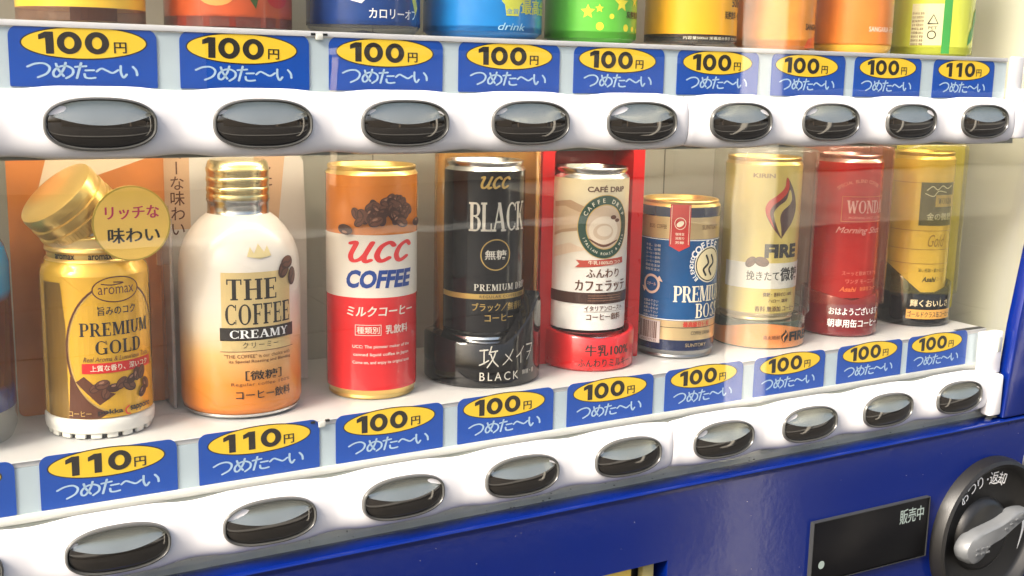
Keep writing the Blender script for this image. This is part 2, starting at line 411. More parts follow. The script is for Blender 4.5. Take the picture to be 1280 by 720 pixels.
vm(box("header_panel", XL+.031, .769, -.003, .06, .50, .70, BLUE, bevel=.0025))
# lower blue door panel with the coin opening
HX0, HX1, HZ0, HZ1 = .2800, .3415, -.345, -.2797
xs = [XL+.031, HX0, HX1, XR-.031]; zs = [GZ+.10, HZ0, HZ1, -.2345]
V, F = [], []
for x in xs:
    for z in zs: V.append((x, -.002, z))
for i in range(3):
    for j in range(3):
        if i == 1 and j == 1: continue
        F.append((i*4+j, (i+1)*4+j, (i+1)*4+j+1, i*4+j+1))
def quad(a, b, c, d):
    n = len(V); V.extend([a, b, c, d]); F.append((n, n+1, n+2, n+3))
quad((HX0, -.002, HZ0), (HX0, .03, HZ0), (HX0, .03, HZ1), (HX0, -.002, HZ1)); quad((HX1, -.002, HZ0), (HX1, .03, HZ0), (HX1, .03, HZ1), (HX1, -.002, HZ1))
quad((HX0, -.002, HZ1), (HX1, -.002, HZ1), (HX1, .03, HZ1), (HX0, .03, HZ1)); quad((HX0, -.002, HZ0), (HX1, -.002, HZ0), (HX1, .03, HZ0), (HX0, .03, HZ0))
vm(mesh("door_panel", V, F, BLUE))
# rounded top fold of the door panel
prof = [(-.002, -.2345), (-.0022, -.2325), (-.0036, -.2318), (-.0040, -.2308), (-.0032, -.2299), (-.0012, -.2295), (.0125, -.2295)]
V = [(x, y, z) for x in (XL+.031, XR-.031) for y, z in prof]; n = len(prof)
vm(mesh("door_fold", V, [(i, i+1, n+i+1, n+i) for i in range(n-1)], BLUE, smooth=True))
# coin opening
YP = mat("yellow_plate", (.72, .50, .08), .4, noise=.1)
vm(extrude("coin_slot_frame", [(HX0+.001, HZ0+.001), (HX1-.001, HZ0+.001), (HX1-.001, HZ1-.001), (HX0+.001, HZ1-.001)], .012, .016, BLACKP))
vm(box("coin_plate", HX0+.003, .3175, .004, .010, HZ0+.004, HZ1-.0025, YP, bevel=.001))
vm(box("coin_plate", .3265, HX1-.006, .004, .010, HZ0+.004, HZ1-.0025, mat("olive_plate", (.30, .26, .10), .4), bevel=.001))
# grey plate behind the button bars
vm(box("door_plate", XL+.031, .6655, .0122, .0135, -.2298, -.1897, PLATE))
vm(box("door_plate", XL+.031, .6655, .0122, .0135, -.0165, .0118, PLATE))

TUBE = bpy.data.materials.new("warm_tube"); TUBE.use_nodes = True
_b = TUBE.node_tree.nodes["Principled BSDF"]; _b.inputs["Emission Color"].default_value = (1, .86, .66, 1); _b.inputs["Emission Strength"].default_value = 9
def tube(y, z):
    o = lathe("fluorescent_tube", [(0, -.48), (.0035, -.48), (.0040, -.478), (.0040, .478), (.0035, .48), (0, .48)], TUBE, None, 16)
    o.rotation_euler = (0, PI/2, 0); o.location = (.20, y, z); vm(o)
tube(.0280, .0060); tube(.0280, .4500)
def shelf(z, zc_top, zc_bot, xe):
    """one display shelf with its price rail; zc_* card top and bottom"""
    vm(box("shelf", XL+.031, xe, .0145, .144, z-.003, z, SHELF))
    vm(box("price_rail", XL+.031, xe, .0141, .0180, zc_bot-.004, z-.0032, RAIL))
    vm(box("shelf_lip", XL+.031, xe, .0138 if z < 0 else .0128, .0149, zc_top+.0004, z, WHITE, bevel=.0003))
    vm(box("rail_lip", XL+.031, xe+.002, .0122, .0140, zc_bot-.0048, zc_bot-.0003, WHITE2, bevel=.0005))
shelf(-.1590, -.1600, -.1847, .6586)
shelf(.0462, .0430, .01625, .6530)
# slots pressed into the shelf lips
for (x, z) in ((.1065, -.1592), (.1147, -.1592), (.1085, .0446), (.1150, .0446)):
    vm(box("lip_slot", x-.0012, x+.0012, .0124, .0135, z-.0006, z+.0006, BLACKP))
vm(box("lip_tab", .1095, .1135, .0120, .0132, -.1625, -.1592, WHITE2, bevel=.0005))
vm(box("lip_tab", .1098, .1138, .0120, .0132, .0418, .0446, WHITE2, bevel=.0005))
vm(box("shelf_gap", .628, .6578, .0150, .0200, -.1589, -.1586, DARK))
# bracket at the right of the lower rail, end blocks of the rails
vm(box("rail_bracket", .6462, .6665, .0040, .0120, -.1930, -.1600, WHITE, bevel=.0012))
vm(box("bracket_slot", .6600, .6640, .0034, .0046, -.1760, -.1640, mat("bracket_slot_grey", (.35, .36, .33), .5), bevel=.0004))
vm(box("rail_bracket", .6545, .6670, .0095, .0140, .0125, .0475, WHITE, bevel=.001))
vm(box("rail_bracket", .6560, .6650, .0040, .0092, .0020, .0240, WHITE, bevel=.001))

# ---- glass
vm(box("window_pane", XL+.031, .7190, .0088, .0116, -.2293, .4990, PANE))

# ---- button bars
PIT = .0768
def bar(name, x0, x1, zc):
    nx = int((x1-x0)/.0022); NS = 22; V, F = [], []
    for i in range(nx+1):
        x = x0+(x1-x0)*i/nx
        d = ((x/PIT+.5) % 1-.5)*PIT
        b = 1/(1+(abs(d)/.0275)**6)
        h = .0147+.0021*b; yf = .0014-.0026*b
        e = min(i, nx-i)/nx*(x1-x0)
        if e < .0010: h -= .0006*(1-e/.001); yf += .0006*(1-e/.001)
        for k in range(NS+1):
            a = -PI/2+PI*k/NS; c, s_ = math.cos(a), math.sin(a)
            V.append((x, .0086-(.0086-yf)*abs(c)**.62, zc+h*math.copysign(abs(s_)**.85, s_)))
    for i in range(nx):
        for k in range(NS): F.append((i*(NS+1)+k, (i+1)*(NS+1)+k, (i+1)*(NS+1)+k+1, i*(NS+1)+k+1))
    F.append(tuple(range(NS+1))); F.append(tuple(nx*(NS+1)+k for k in range(NS+1)))
    return vm(mesh(name, V, F, WHITE, smooth=True))
ZU, ZL = 0.0006, -.2050
for zc in (ZU, ZL):
    bar("button_bar", XL+.032, .3444, zc); bar("button_bar", .3450, .6520, zc)
vm(box("bar_end_block", .6520, .6650, -.0015, .0086, ZL-.0205, ZL+.0120, WHITE, bevel=.002))
vm(box("bar_end_block", .6520, .6670, .0015, .0086, ZU-.0130, ZU+.0120, WHITE, bevel=.002))

# ---- selection buttons
BA, BB = .0252, .0123
def sup(t, a, b, e=2.5):
    c, s_ = math.cos(t), math.sin(t)
    return a*math.copysign(abs(c)**(2/e), c), b*math.copysign(abs(s_)**(2/e), s_)
def make_button():
    N = 64
    root = None
    # housing (the part): a skirt that goes into the bar
    V, F = [], []
    secs = [(1.00, .0060), (1.00, -.0012), (.985, -.0022), (.955, -.0024), (.93, -.0016), (.93, .0012)]
    for s_, y in secs:
        for k in range(N):
            x, z = sup(2*PI*k/N, BA, BB); 
            inset = (1-s_)*.0135
            l = math.hypot(x/BA**2, z/BB**2) or 1
            V.append((x-inset*1.6*(x/BA**2)/l, y, z-inset*1.6*(z/BB**2)/l))
    for i in range(len(secs)-1):
        for k in range(N): F.append((i*N+k, i*N+(k+1) % N, (i+1)*N+(k+1) % N, (i+1)*N+k))
    root = mesh("selection_button", V, F, RIM, smooth=True)
    a, b = BA-.0014, BB-.0014
    def dome(x, z, k=1): 
        q = min(1, (abs(x)/a)**2.5+(abs(z)/b)**2.5); return -.0008-.0034*(1-q)**.75*k
    def cut(x): return .0046-.0050*(1-(x/a)**2)
    # lower smoked lens meets, along a curve, a silver crescent painted as sky reflection
    for nm, m, up in (("lens", LENS, 0), ("upper_glint", GLINT, 1)):
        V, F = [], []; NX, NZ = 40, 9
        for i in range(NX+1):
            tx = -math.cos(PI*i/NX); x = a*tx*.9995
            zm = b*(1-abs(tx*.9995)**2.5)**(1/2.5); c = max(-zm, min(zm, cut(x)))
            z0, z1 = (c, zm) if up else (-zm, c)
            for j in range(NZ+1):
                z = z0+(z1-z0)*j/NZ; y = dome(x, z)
                if up: # glint crescent dips inward just above the curve and lies back
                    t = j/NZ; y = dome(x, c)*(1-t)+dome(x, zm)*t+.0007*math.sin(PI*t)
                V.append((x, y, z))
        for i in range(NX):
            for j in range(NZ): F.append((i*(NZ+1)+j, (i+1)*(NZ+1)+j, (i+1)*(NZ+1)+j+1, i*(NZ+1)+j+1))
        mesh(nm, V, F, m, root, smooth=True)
    return root
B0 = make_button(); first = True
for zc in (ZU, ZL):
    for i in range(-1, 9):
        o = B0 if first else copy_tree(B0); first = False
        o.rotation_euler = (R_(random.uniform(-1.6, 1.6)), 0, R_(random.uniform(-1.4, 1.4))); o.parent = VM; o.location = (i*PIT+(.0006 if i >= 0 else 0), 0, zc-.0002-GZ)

# ---- price cards
HIRA = {'つ': [[(0, .70), (.35, .90), (.75, .92), (.98, .66), (.85, .28), (.45, .02)]],
        'め': [[(.16, .92), (.26, .55), (.50, .12)], [(.62, 1.0), (.50, .55), (.24, .10), (.05, .12), (.04, .42), (.30, .72), (.66, .78), (.94, .58), (.92, .24), (.62, -.02)]],
        'た': [[(0, .74), (.55, .80)], [(.30, 1.0), (.06, .0)], [(.52, .52), (.94, .54)], [(.46, .28), (.50, .06), (.72, .0), (1.0, .04)]],
        '〜': [[(0, .46), (.22, .66), (.48, .52), (.74, .38), (1.0, .58)]],
        'い': [[(.06, .86), (.06, .40), (.20, .08), (.38, .30)], [(.74, .82), (.92, .56), (.96, .26)]]}
def hira(h, wd):
    out, X = [], 0
    for ch, adv, wch in (('つ', 1.12, 1.0), ('め', 1.02, .95), ('た', .98, .9), ('〜', 1.08, 1.0), ('い', .9, .85)):
        for st in HIRA[ch]: out.append(stroke([(X+x*wch, y) for x, y in st], .122))
        X += adv
    return fit(join(*out), wd, h)
def one_(h): return fit(join(poly([(.30, 0), (.66, 0), (.66, 1), (.30, 1)]), poly([(0, .64), (.30, .72), (.30, 1), (0, .86)])), None, h)
def zero_(w, h): return ring(w/2, h/2, w*.21, h*.27, 40)
CW, CH = .0655, .0270
def make_card(num):
    root = extrude("price_card", [(x, z) for x, z in rrect_pts(CW, CH, .0045, .0006)], -.0004, 0, CARDB)
    D = Decal(flat(0, -.0004, 0), base=.00005, inc=.00002)
    ox, oz = -.0008, .0063
    D.add("price_oval", ell(.0282, .0076, 56, ox, oz), BINK).add("price_oval", ell(.0275, .0070, 56, ox, oz), CARDY)
    D.add("handwritten_lettering", xf(hira(.0078, .0495), -.001, -.0060), HINK)
    D.build(root)
    N = Decal(flat(0, -.0004, 0), base=.00016, inc=.00002)
    hh = .0098
    if num == '100': N.add("price_lettering", xf(one_(hh), ox-.0170, oz), BINK).add("price_lettering", xf(zero_(.0108, hh*1.03), ox-.0070, oz), BINK).add("price_lettering", xf(zero_(.0108, hh*1.03), ox+.0052, oz), BINK)
    else: N.add("price_lettering", xf(one_(hh), ox-.0165, oz), BINK).add("price_lettering", xf(one_(hh), ox-.0060, oz), BINK).add("price_lettering", xf(zero_(.0112, hh*1.03), ox+.0058, oz), BINK)
    N.add("price_lettering", T("円", .0056, .0050, ox+.0156, oz-.0020, bold=.020), BINK)
    N.build(root)
    return root
cards = {'100': make_card('100'), '110': make_card('110')}
used = set()
LOW = [(-.0755, '100'), (.0010, '110'), (.0775, '110'), (.1525, '100'), (.2275, '100'), (.3030, '100'), (.3780, '100'), (.4535, '100'), (.5315, '100'), (.6035, '100')]
UPP = [(-.0025, '100'), (.0738, '100'), (.1500, '100'), (.2252, '100'), (.3005, '100'), (.3762, '100'), (.4530, '100'), (.5275, '100'), (.6060, '110')]
LNAME = ["cut off by the left edge of the photo", "110 yen under the gold screw-cap bottle", "110 yen under the cream and orange bottle", "100 yen under the orange and red can",
         "100 yen under the black can and stand", "100 yen under the latte can in its red stand", "100 yen under the short blue and gold can", "100 yen under the yellow flame can on its orange base",
         "100 yen under the red can with the dark red base", "100 yen beside the white bracket, under the slender gold can"]
UNAME = ["100 yen below the yellow bottle", "100 yen below the red bottle of the upper row", "100 yen below the navy bottle of the upper row", "100 yen below the bright blue bottle of the upper row",
         "100 yen below the green bottle with yellow dots", "100 yen below the amber bottle with a black bottom band", "100 yen below the orange bottle with black lettering", "100 yen below the orange bottle with white lettering",
         "110 yen below the yellow and green bottle"]
for row, names, zc, nm in ((LOW, LNAME, -.1714, "lower"), (UPP, UNAME, .0302, "upper")):
    for (x, num), lb in zip(row, names):
        src = cards[num]; o = src if num not in used else copy_tree(src); used.add(num)
        o.location = (x, .0138, zc); 
        o['label'] = "blue price card " + ("reading " + lb if lb[0] == '1' else "on the lower rail " + lb); o['category'] = "price card"; o['group'] = "blue price cards in the two shelf rails"
        for ch in o.children:
            if ch.name.startswith("price_oval") or ch.name.startswith("price_lettering"):
                pass
        j = random.uniform(-1, 1)
        for ch in o.children:
            if not ch.name.startswith("hand"): ch.location = (j*.0012, 0, (.0004 if nm == "lower" else .0)+.0003*j); ch.rotation_euler = (0, R_(-j*1.0), 0)

# ---- sales display and coin return knob
dp = vm(extrude("sales_display", [(.4680, -.3220), (.5860, -.3235), (.5860, -.2780), (.4680, -.2772)], -.0050, -.0018, mat("display_black", (.002, .002, .003), .30, spec=.25), bevel=.0006))
dp.location.y -= 0
Dd = Decal(flat(0, -.0050, 0)); INKG = mat("grey_lit_ink", (.22, .27, .25), .5)
Dd.add("display_lettering", T("販売中", .0255, .0115, .5680, -.2885, bold=.01), INKG)
Dd.add("status_dot", ell(.0030, .0030, 20, .4775, -.3095), INKG); Dd.build(dp)
fr = vm(mesh("display_edge", *(lambda P, Q: ([(x, y, z) for y in (-.0056, -.0018) for x, z in P]+[(x, y, z) for y in (-.0056, -.0018) for x, z in Q],
     [(i, (i+1) % 4, 8+(i+1) % 4, 8+i) for i in range(4)]+[(i, (i+1) % 4, 4+(i+1) % 4, 4+i) for i in range(4)]))(
     [(.4673, -.3227), (.5867, -.3242), (.5867, -.2773), (.4673, -.2765)], [(.4679, -.3221), (.5861, -.3236), (.5861, -.2779), (.4679, -.2771)]), mat("edge_grey", (.02, .021, .022), .5)))
KX, KZ, KR = .6560, -.3190, .0615
def disc(name, prof, m, parent, x, z):
    o = lathe(name, prof, m, None, 72); o.rotation_euler = (PI/2, 0, 0); o.location = (x, 0, z)
    if parent is None: return vm(o)
    o.parent = parent; return o
kn = disc("coin_return_bezel", [(0, .004), (.0500, .004), (.0530, .0065), (.0550, .0115), (.0575, .0130), (.0600, .0115), (.0615, .006), (.0615, .001)],
          mat("worn_black_plastic", (.006, .0055, .005), .38, noise=.3, nscale=40), None, KX, KZ)
# in the bezel's own frame z points out of the machine and y up
def kflat(u, v, off): return (u, v, .0042+off)
Dk = Decal(kflat); Dk.add("return_lettering", join(arc_text("おつり", .0440, 131, 105, .0090), arc_text("返却", .0440, 84, 71, .0090), ell(.0009, .0009, 12, -.0030, .0440)), WINK); Dk.build(kn)
Dk2 = Decal(kflat); Dk2.add("pale_mark", stroke([(.040, .012), (.047, -.002), (.042, -.022)], .003, taper=.9), WINK); Dk2.build(kn)
LV = mat("grey_lever_plastic", (.095, .10, .105), .38, noise=.12, nscale=90)
base_ = lathe("lever_hub", [(0, .010), (.024, .010), (.028, .008), (.030, .004)], mat("hub_black", (.008, .008, .008), .35), kn, 48); base_.location = (-.006, 0, 0)
prof2 = [(-.0300, -.0160), (-.0235, -.0225), (-.0150, -.0215), (-.0075, -.0130), (-.0010, -.0070), (.0160, -.0020), (.0340, .0080), (.0475, .0150), (.0470, .0185), (.0300, .0200), (.0120, .0135), (-.0060, .0100), (-.0180, .0075), (-.0285, .0010), (-.0325, -.0080)]
PP = smooth_pts(prof2+[prof2[0]], 4)[:-1]; n = len(PP); V, F = [], []
cx, cy = -.005, -.002
for s_, h in ((1, .0095), (1, .0190), (.93, .0225), (.80, .0238)):
    for x, y in PP: V.append((cx+(x-cx)*s_*.94-.010, cy+(y-cy)*s_*.80+.003, h*.85))
for q in range(3):
    for i in range(n): F.append((q*n+i, q*n+(i+1) % n, (q+1)*n+(i+1) % n, (q+1)*n+i))
F.append(tuple(3*n+i for i in range(n))); F.append(tuple(range(n-1, -1, -1)))
lev = mesh("return_lever", V, F, LV, kn, smooth=True)
V, F = [], []
mb = MB()
for q in range(5): mb.box(.012+q*.006, .0145+q*.006, .0050+q*.0028, .0062+q*.0028, .0236, .0246)
for q in range(3): mb.box(-.020+q*.006, -.0165+q*.006, -.0060, -.0048, .0236, .0244); mb.box(-.020+q*.006, -.0165+q*.006, -.0100, -.0088, .0236, .0244)
lg = mb.build("lever_grip", LV, kn); lg.location = (-.0105, .0025, -.0034)
disc("cabinet_lock", [(0, .006), (.010, .006), (.0115, .0045), (.0125, .001)], STEEL, None, .7160, -.2690)
disc("lock_surround", [(.0128, .001), (.0128, .006), (.0165, .0075), (.0195, .001)], DARK, None, .7160, -.2690)
# grime specks on the plate under the lower bar
mb = MB()
for q in range(34):
    x = random.uniform(-.05, .62); z = random.uniform(-.2288, -.2262); s_ = random.uniform(.0002, .0006)
    mb.box(x, x+s_*1.6, .0080, .0087, z, z+s_)
for q in range(40):
    x = random.uniform(-.05, .62); z = random.uniform(-.2262, -.2215); s_ = random.uniform(.00012, .00035)
    mb.box(x, x+s_*1.6, .0080, .0087, z, z+s_)
o = vm(mb.build("dirt_specks", DARK)); o['kind'] = 'stuff'
mb = MB()
for q in range(170):
    x = random.uniform(.03, .75); z = random.uniform(-.36, -.236); s_ = random.uniform(.00008, .00026)
    if .46 < x < .60 and z < -.27 or x > .59 and z < -.25 or HX0-.002 < x < HX1+.002 and z < HZ1+.002: continue
    mb.box(x, x+s_*random.choice([1, 1, 2]), -.00215, -.0019, z, z+s_)
o = vm(mb.build("dust_specks", mat("pale_dust", (.35, .35, .36), .8))); o['kind'] = 'stuff'

# ================================================================== products
ZS = -.1588
FA = {}
def product(name, label, cat, x, y, rz, z=None, group="drinks on show in the vending machine"):
    return thing(name, label, cat, (x, y, ZS if z is None else z), R_(rz), group)
def U(r, lat, rz, fa): return r*(math.asin(max(-.99, min(.99, lat/r)))-R_(rz-fa))

def can_lid(p, r, h, m=STEEL, dz=0):
    """rolled rim, countersunk lid with ring pull"""
    lathe("rim", [(r-.0030, h-.0030), (r-.0024, h-.0004), (r-.0016, h), (r-.0010, h-.0006), (r-.0012, h-.0022), (r-.0022, h-.0036)], m, p)
    lathe("lid", [(0, h-.0032), (r*.80, h-.0032), (r*.86, h-.0044), (r-.0030, h-.0030)], m, p)
    t = xf(ell(.0052, .0078, 24), 0, .002)
    mesh("ring_pull", [(a, b, z) for z in (h-.0030, h-.0020) for a, b in t[0]], [tuple(range(24)), tuple(range(47, 23, -1))]+[(i, (i+1) % 24, 24+(i+1) % 24, 24+i) for i in range(24)], m, p)
def can_body(p, r, h, bands, z0=0, neck=.0022, base=.0022, basem=STEEL, topm=STEEL):
    """bands: (z_from, z_to, material) laid up the straight wall"""
    lathe("base_ring", [(r-.0050, z0), (r-.0020, z0+.0002), (r-.0012, z0+.0012), (r-.0016, z0+.0026), (r-.0008, z0+.0040), (r, z0+.0058)], basem, p)
    for i, (a, b, m) in enumerate(bands):
        lathe("body" if i == 0 else "body_band", [(r, a), (r, b)], m, p)
    zt = bands[-1][1]
    lathe("shoulder", [(r, zt), (r-.0008, zt+.0014), (r-.0022, zt+.0030), (r-.0024, h-.0034)], topm, p)
    can_lid(p, r, h, topm)

# ---------- 1 gold screw-cap bottle can
rz, fa, r = 1.5, -10.98, .0266
p = product("bottle_can", "gold screw-cap bottle can with its cap tilted open, in front of an orange card", "drink bottle", .0060, .0570, rz)
GB = mat("gold_print", (.82, .46, .04), .26, metal=.35, coat=.5)
GD = mat("dark_gold_print", (.30, .17, .035), .28, metal=.5, coat=.5)
def gprof(v):
    P = [(.0, r), (.0805, r), (.0865, .0250), (.092, .0236), (.12, .023)]
    for (a, ra), (b, rb) in zip(P, P[1:]):
        if v <= b: return ra+(rb-ra)*(v-a)/(b-a)
    return .023
lathe("body", [(r-.0012, .0104), (r, .0115), (r, .0805), (r-.0002, .083)], GB, p)
lathe("shoulder", [(r-.0002, .083), (.0256, .0860), (.0240, .0880), (.0238, .0896)], GB, p)
lathe("base_ring", [(.0245, .0022), (.0268, .0034), (.0272, .0060), (.0272, .0092), (.0262, .0106), (r-.0012, .0108)], mat("base_white", (.74, .72, .66), .35), p)
lathe("foot_ring", [(0, .0004), (.0235, .0), (.0242, .0010), (.0242, .0040)], DARK, p)
lug = mesh("foot_lug", *(lambda m: (m.V, m.F))(MB().box(-.0026, .0026, -.0256, -.0236, .0003, .0034)), WHITE2, p, bevel=.0004, smooth=True)
for k in range(1, 20):
    c = lug.copy(); COL.objects.link(c); c.parent = p; c.rotation_euler = (0, 0, 2*PI*k/20)
lathe("collar", [(.0240, .0896), (.0236, .0904), (.0228, .0910), (.0228, .0934), (.0234, .0940), (.0238, .0946), (.0236, .0960), (.0230, .0966), (.0228, .0990), (.0232, .1000), (.0230, .1016), (.0214, .1030)], GOLDM, p)
lathe("neck", [(.0214, .1030), (.0212, .1090), (.0206, .1150), (.0196, .1185), (.0180, .1190), (.0176, .115)], WHITE2, p)
capo = lathe("screw_cap", [(0, .0225), (.0190, .0225), (.0222, .0215), (.0228, .0195), (.0228, .0165), (.0219, .0160), (.0219, .0135), (.0229, .0130), (.0229, .0098), (.0220, .0094), (.0220, .0075), (.0230, .0070), (.0231, .0010), (.0225, 0), (.0212, .0005), (.0208, .018), (0, .019)], GOLDM, p, 64)
kn_ = MB()
for k in range(72):
    a = 2*PI*k/72; c_, s__ = math.cos(a), math.sin(a)
    b_ = len(kn_.V)
    for rr, dw in ((.0226, .0006), (.0233, .0003)):
        for sg in (-1, 1):
            for z in (.0014, .0066): kn_.V.append((rr*c_-sg*dw*s__, rr*s__+sg*dw*c_, z))
    kn_.F += [tuple(b_+i for i in f) for f in ((4, 5, 7, 6), (0, 4, 6, 2), (1, 3, 7, 5), (0, 1, 5, 4), (2, 6, 7, 3))]
o_ = kn_.build("cap_knurl", GOLDM, capo); o_['kind'] = 'stuff'
capo.scale = (.92, .92, .92); capo.location = (-.0052, -.0010, .1085); capo.rotation_euler = (R_(4), R_(-42), R_(8))
D = Decal(cyl(r), .0025)
u0 = 0
D.add("label_panel", poly([(-.0360, .0112), (-.0360, .0800), (-.0235, .0800), (-.0215, .0600), (-.0215, .0112)]), GD)
D.add("label_panel", ell(.0262, .0345, 56, .0045, .0460), BRINK)
D.add("label_panel", poly([(-.0130, .0112), (-.0190, .0300), (-.0215, .0112)]), BRINK)
D.add("label_panel", poly([(-.0160, .0112), (-.0130, .0112), (.0050, .0112), (-.0100, .0250), (-.0200, .0330), (-.0215, .0112)]), BRINK)
D.add("label_panel", ell(.0250, .0333, 56, .0045, .0462), GINK)
D.add("label_panel", ell(.0243, .0326, 56, .0045, .0464), GB)
D.add("label_panel", poly([(.0240, .0112), (.0420, .0112), (.0420, .0760), (.0300, .0760), (.0325, .0480), (.0310, .0300)]), BRINK)
D.add("label_panel", poly([(-.0060, .0112), (.0330, .0112), (.0330, .0400), (.0275, .0350), (.0200, .0280), (.0060, .0180)]), GB)
D.add("label_panel", poly([(-.0172, .0300), (-.0060, .0180), (.0020, .0232), (-.0060, .0262), (-.0130, .0330)]), BRINK)
D.add("emblem", ell(.0122, .0066, 40, .0045, .0765), BRINK).add("emblem", ell(.0115, .0060, 40, .0045, .0765), GB)
D.add("emblem", stroke([(-.003, .0795), (.002, .0788), (.008, .0796), (.003, .0802)], .0006), BRINK)
D.add("lettering", T("aromax", .0185, .0036, .0045, .0760, bold=.0), BRINK)
D.add("lettering", T("旨みのコク", .0195, .0046, .0045, .0660, bold=.012), BINK)
D.add("lettering", ST("PREMIUM", .0375, .0068, .0045, .0567), BINK)
D.add("lettering", ST("GOLD", .0240, .0070, .0050, .0475), BINK)
D.add("lettering", T("Real Aroma & Luxurious Taste", .0360, .0024, .0050, .0416, shear=.3), BRINK)
D.add("ribbon", rect(.0385, .0052, .0055, .0370), RINK)
D.add("lettering", T("上質な香り、深いコク", .0315, .0032, .0060, .0370, bold=.012), CREAM)
beans(D, "coffee_bean_print", [(-.008, .0268), (-.003, .0240), (-.0045, .0285), (.001, .0265), (.005, .0285), (.009, .0268), (.0105, .0300), (.0135, .0318), (.0165, .0322), (.0195, .0258), (.0170, .0220)], .0066)
D.add("lettering", T("pokka sappora"[:5], .0120, .0032, -.0010, .0142, bold=.03), BINK)
D.add("lettering", stroke([(.0082, .0162), (.0064, .0146), (.0070, .0124), (.0086, .0120)], .0007), RINK)
D.add("lettering", T("sapporo", .0135, .0034, .0155, .0142, bold=.03), BINK)
D.add("lettering", T("コーヒー", .0110, .0028, -.0155, .0140, bold=.012), GINK)
D.build(p)
Dn = Decal(cyl(.0229), .0025)
for q in (-.020, -.002, .016): Dn.add("collar_lettering", T("aromax", .0115, .0024, q, .0923, bold=.02), BINK)
Dn.build(p)

# POP badge and backing card
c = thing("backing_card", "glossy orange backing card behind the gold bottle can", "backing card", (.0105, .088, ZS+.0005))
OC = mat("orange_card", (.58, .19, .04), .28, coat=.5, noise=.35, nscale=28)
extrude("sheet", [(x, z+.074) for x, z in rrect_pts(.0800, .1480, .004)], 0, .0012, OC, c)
Dc = Decal(flat(0, 0, 0)); Dc.add("painted_reflection", poly([(-.018, .146), (.036, .146), (.036, .138), (-.006, .124), (-.028, .110)]), mat("reflection_tan", (.66, .52, .36), .3)); Dc.build(c)  # reflection across the card's top, painted as a pale patch
b = thing("pop_badge", "round yellow badge reading rich taste in Japanese at the gold bottle's shoulder", "badge", (.0195, .0300, -.0498))
extrude("disc", [(x, z) for x, z in ell(.0190, .0188, 48)[0]], 0, .0010, mat("badge_rim", (.50, .34, .05), .3), b)
Dc = Decal(flat(0, 0, 0), base=.0001, inc=.00003)
Dc.add("badge_face", ell(.0182, .0180, 48), mat("badge_yellow", (.95, .60, .12), .35, noise=.06))
Dc.add("lettering", T("リッチな", .0260, .0066, .0003, .0055, bold=.028), mat("badge_red", (.55, .03, .10), .4))
Dc.add("lettering", T("味わい", .0250, .0076, .0008, -.0058, bold=.028), BINK); Dc.build(b)
box("stem", .012, .0185, .0012, .0022, -.022, .008, SLEEVE, b)

# ---------- 2 cream and orange bottle
rz, fa, r = 0, -17.64, .0328
p = product("bottle_can", "cream to orange aluminium bottle with a gold screw cap", "drink bottle", .0838, .0630, rz)
BM = ramp_mat("cream_orange_print", [(0, (.60, .16, .012)), (.20, (.72, .25, .03)), (.35, (.78, .45, .17)), (.47, (.76, .64, .48)), (.6, (.74, .67, .58)), (1, (.72, .66, .60))], 'Z', 0, .11, .28, wob=.006)
CP = [(.0290, .0012), (.0316, .0030), (.0328, .0065), (.0328, .0760), (.0325, .0820), (.0315, .0880), (.0291, .0945), (.0252, .1005), (.0207, .1055), (.0168, .1085)]
def cprof(v):
    for (ra, a), (rb, b_) in zip(CP, CP[1:]):
        if v <= b_: return ra+(rb-ra)*max(0, (v-a))/(b_-a)
    return .0165
lathe("body", CP, BM, p)
lathe("base_ring", [(0, .002), (.026, .002), (.0275, .0), (.0300, .0001), (.0318, .0016), (.0318, .0028)], STEEL, p)
lathe("neck", [(.0168, .1085), (.0164, .1092), (.0164, .1140), (.0170, .1150), (.0170, .1162)], STEEL, p)
CG = mat("cap_gold", (.80, .66, .34), .25, metal=1)
prof = [(.0168, .1162), (.0169, .1180)]
for k in range(3):
    z = .1185+k*.0052; prof += [(.0167, z), (.0165, z+.0008), (.0167, z+.0014), (.0169, z+.0022), (.0169, z+.0040), (.0165, z+.0046)]
prof += [(.0164, .1342), (.0158, .1362), (.0148, .1372), (0, .1374)]
lathe("screw_cap", prof, CG, p)
D = Decal(cyl(r, cprof), .0025, vstep=.002)
D.add("label_panel", rect(.0400, .0424, 0, .0590), mat("pale_gold_panel", (.74, .56, .26), .3, metal=.35))
D.add("lettering", ST("THE", .0270, .0112, -.0035, .0712), BINK)
D.add("lettering", ST("COFFEE", .0370, .0112, .0005, .0578), BINK)
D.add("label_band", rect(.0430, .0070, .0005, .0472), BINK)
D.add("lettering", ST("CREAMY", .0330, .0044, .0008, .0472), WINK)
D.add("lettering", T("クリーミー", .0200, .0032, .0008, .0412, sp=1.3), BINK)
D.add("lettering", rect(.0430, .0003, .0005, .0378), BRINK)
D.add("lettering", T('"THE COFFEE" is our choice with', .0380, .0020, 0, .0352), BRINK)
D.add("lettering", T("its Special Roasting and Blending", .0360, .0020, .0015, .0322, bold=.01), BRINK)
D.add("lettering", T("［微糖］", .0205, .0052, .0022, .0245, bold=.012), BINK)
D.add("lettering", T("Regular coffee 100%", .0340, .0022, .0015, .0196, sp=1.1), BRINK)
D.add("lettering", T("コーヒー飲料", .0320, .0052, .0028, .0140, bold=.012), BINK)
D.add("gold_crest", poly([(-.006, .0885), (-.004, .0935), (-.002, .0900), (.001, .0950), (.004, .0905), (.0065, .0938), (.008, .0885), (.001, .0872)]), mat("faint_gold", (.72, .58, .28), .3, metal=.3))
